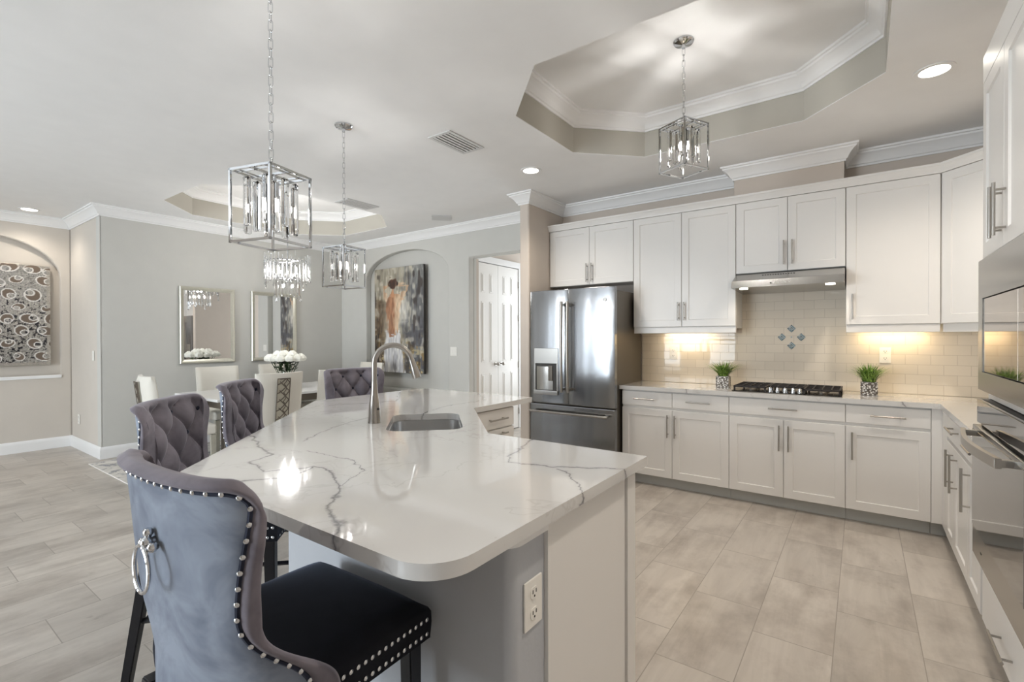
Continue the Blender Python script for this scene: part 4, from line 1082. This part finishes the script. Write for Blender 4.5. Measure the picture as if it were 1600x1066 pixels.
# mirrors on the dining wall (face +x)
for y0,y1,lb in ((2.475,3.135,'silver-framed wall mirror nearer the room corner, left of the pair'),(3.36,4.03,'silver-framed wall mirror partly behind the chandelier, right of the pair')):
    z0,z1=1.05,2.035; w_=y1-y0; h_=z1-z0
    t=thing('wall_mirror',lb,'mirror',(-6.984,(y0+y1)/2,(z0+z1)/2),PI/2,'pair of framed mirrors on the dining wall')
    fw_=.05
    path=[(-w_/2,-h_/2),(w_/2,-h_/2),(w_/2,h_/2),(-w_/2,h_/2)]
    b=B(); prf=[(0,0),(0,.032),(.008,.040),(.018,.036),(.03,.030),(.042,.024),(fw_,.020),(fw_,0)]
    rg=[]
    for (sx_,sz_) in ((-1,-1),(1,-1),(1,1),(-1,1)):
        rg.append([b.b.verts.new((sx_*(w_/2-d_),-hh,sz_*(h_/2-d_))) for d_,hh in prf])
    for i in range(4):
        A_=rg[i];D_=rg[(i+1)%4]
        for k in range(len(prf)): b.b.faces.new((A_[k],D_[k],D_[(k+1)%len(prf)],A_[(k+1)%len(prf)]))
    b.make('frame','frame',t); B().box(-w_/2+fw_-.004,-.018,-h_/2+fw_-.004,w_/2-fw_+.004,-.010,h_/2-fw_+.004).make('mirror_glass','mirror',t,smooth=False)

# ------------------------------------------------------------------ dining set
RG=thing('area_rug','pale distressed rug under the dining table','rug',(-5.72,3.05,.001))
B().box(-1.07,-1.50,0,1.07,1.50,.010,.003).make('pile','rug',RG)
B().tube([(-1.075,-1.505,.006),(1.075,-1.505,.006),(1.075,1.505,.006),(-1.075,1.505,.006)],.0058,6,closed=True).make('binding','rugedge',RG)
DTb=thing('dining_table','white-topped rectangular dining table on a dark wood base','table',(-5.70,3.18,.0115))
B().box(-.53,-1.02,.718,.53,1.02,.748,.006).make('tabletop','tablewhite',DTb)
B().box(-.47,-.94,.635,.47,.94,.717,.004).make('apron','woodgrey',DTb)
for x in (-.42,.42):
    for y in (-.88,.88): B().box(x-.045,y-.045,0,x+.045,y+.045,.634,.006).make('leg','woodgrey',DTb)
def dchair(label):
    t=thing('dining_chair',label,'dining chair',(0,0,0),0,'ivory dining chairs around the white table')
    B().box(-.25,-.22,.40,.25,.26,.50,.025,4).make('seat','linen',t)
    tl=Matrix.Translation((0,-.23,.42))@Matrix.Rotation(math.radians(7),4,'X')
    # reclining back, curved in plan
    b=B(); nx,nz=20,10; Fp=[];Bp=[]
    for i in range(nx+1):
        a=2*i/nx-1; fr_=[];bk_=[]
        for j in range(nz+1):
            z=.585*j/nz; ed=(1-abs(a)**10)*(1-(max(0,2*j/nz-1))**10)
            th=.042*max(.35,ed**.5); yc=.035*a*a
            fr_.append(tl@Vector((a*.245,yc+th,z))); bk_.append(tl@Vector((a*.245,yc-th,z)))
        Fp.append(fr_);Bp.append(bk_)
    V1=b.grid(Fp);V2=b.grid(Bp)
    for j in range(nz):
        for i in (0,nx): b.b.faces.new((V1[i][j],V1[i][j+1],V2[i][j+1],V2[i][j]))
    for i in range(nx):
        for j in (0,nz): b.b.faces.new((V1[i][j],V1[i+1][j],V2[i+1][j],V2[i][j]))
    bk=b.make('backrest','linen',t,angle=50)
    q=B(); q.box(-.066,-.054,.05,.066,-.0425,.54,.002,M4=tl); 
    lp=q.make('inlay_panel','linen',bk); lp.data.materials[0]=M['frame']
    q=B()
    for s_ in (-1,1): q.tube([tl@Vector((s_*.066,-.055,.05)),tl@Vector((s_*.066,-.055,.54))],.0045,5)
    for z in (.05,.54): q.tube([tl@Vector((-.066,-.055,z)),tl@Vector((.066,-.055,z))],.0045,5)
    rs=random.Random(3)
    for k in range(6):
        z=.03+.09*k
        q.tube([tl@Vector((-.064+.128*f,-.056,min(.535,max(.055,z+.11*f**1.5)))) for f in [i/8 for i in range(9)]],.0055,5)
        q.tube([tl@Vector((.060-.10*f,-.056,min(.535,max(.055,z+.02+.10*f)))) for f in [i/8 for i in range(9)]],.0045,5)
        q.tube([tl@Vector((.0+.03*math.sin(3*f),-.056,min(.535,max(.055,z+.09*f)))) for f in [i/6 for i in range(7)]],.004,5)
    q.make('lattice_inlay','lattice',bk)
    for x in (-.215,.215):
        for y,yy in ((.23,.235),(-.19,-.235)):
            b=B(); v=[[b.b.verts.new((x+a*h_,(y if cz>.1 else yy)+c_*h_,cz)) for a,c_ in ((-1,-1),(1,-1),(1,1),(-1,1))] for cz,h_ in ((.398,.024),(0,.018))]
            for k in range(4): b.b.faces.new((v[0][k],v[0][(k+1)%4],v[1][(k+1)%4],v[1][k]))
            b.b.faces.new(v[0]); b.b.faces.new(v[1][::-1]); b.make('leg','linen' if False else 'frame',t,smooth=False)
    return t
c0=dchair('ivory dining chair at the left head of the dining table')
c0.location=(-5.50,1.95,.0115); c0.rotation_euler=(0,0,math.radians(-6))
def dplace(label,x,y,rz):
    o=copy_tree(c0); o['label']=label; o.location=(x,y,.0115); o.rotation_euler=(0,0,rz)
dplace('ivory dining chair by the wall below the left mirror',-6.33,2.76,-PI/2)
dplace('ivory dining chair by the wall below the right mirror',-6.33,3.52,-PI/2)
dplace('ivory dining chair with its lattice back to the island, in front of the flower vase',-5.09,2.61,PI/2)
dplace('ivory dining chair with its back to the island, behind the farthest bar stool',-5.09,3.30,PI/2)
dplace('ivory dining chair at the far head of the dining table, toward the painting',-5.78,4.24,PI)
# vase with white flowers
VA=thing('glass_vase','clear round glass vase on the dining table','vase',(-5.78,3.20,.7602))
B().lathe([(.060,0),(.068,.004),(.076,.07),(.074,.14),(.066,.20),(.068,.21),(.065,.21),(.062,.198),(.070,.14),(.072,.07),(.062,.010),(.001,.008)],n=28).make('vase_body','vase',VA)
BQ=thing('flower_bouquet','bouquet of white roses with dark leaves in the glass vase','flowers',(-5.78,3.20,.775))
q=B()
for k in range(17):
    if k==0: px_,py_,pz_=0,0,.39
    else:
        a=2*PI*k/(5 if k<6 else 11)+.3; r_=.095 if k<6 else .185; px_,py_,pz_=r_*math.cos(a),r_*math.sin(a),.385 if k<6 else .345
    b=B()
    for ring in range(5):
        rr_=.060*(1-ring*.17); zz=.012*ring
        for m_ in range(5):
            a=2*PI*m_/5+ring*.63; b.sph((px_+math.cos(a)*rr_*.42,py_+math.sin(a)*rr_*.42,pz_+zz),rr_*.62,8,(1,1,.95))
    b.make('rose','petal',BQ)
    q.tube([(px_*.12,py_*.12,0),(px_*.35,py_*.35,.11),(px_*.9,py_*.9,pz_-.02)],.003,5)
q.make('stems','leaf',BQ)
q=B()
for k in range(170):
    a=random.uniform(0,2*PI); r_=random.uniform(.03,.15); z=random.uniform(.19,.335); l_=.048
    c_=Vector((r_*math.cos(a),r_*math.sin(a),z)); dr_=Vector((math.cos(a+random.uniform(-1,1)),math.sin(a+random.uniform(-1,1)),random.uniform(-.3,.8))).normalized(); sd=dr_.cross(Vector((0,0,1))).normalized()*.018
    v=[q.b.verts.new(c_-dr_*l_),q.b.verts.new(c_+sd),q.b.verts.new(c_+dr_*l_),q.b.verts.new(c_-sd)]; q.b.faces.new(v)
q.make('leaves','leaf',BQ)
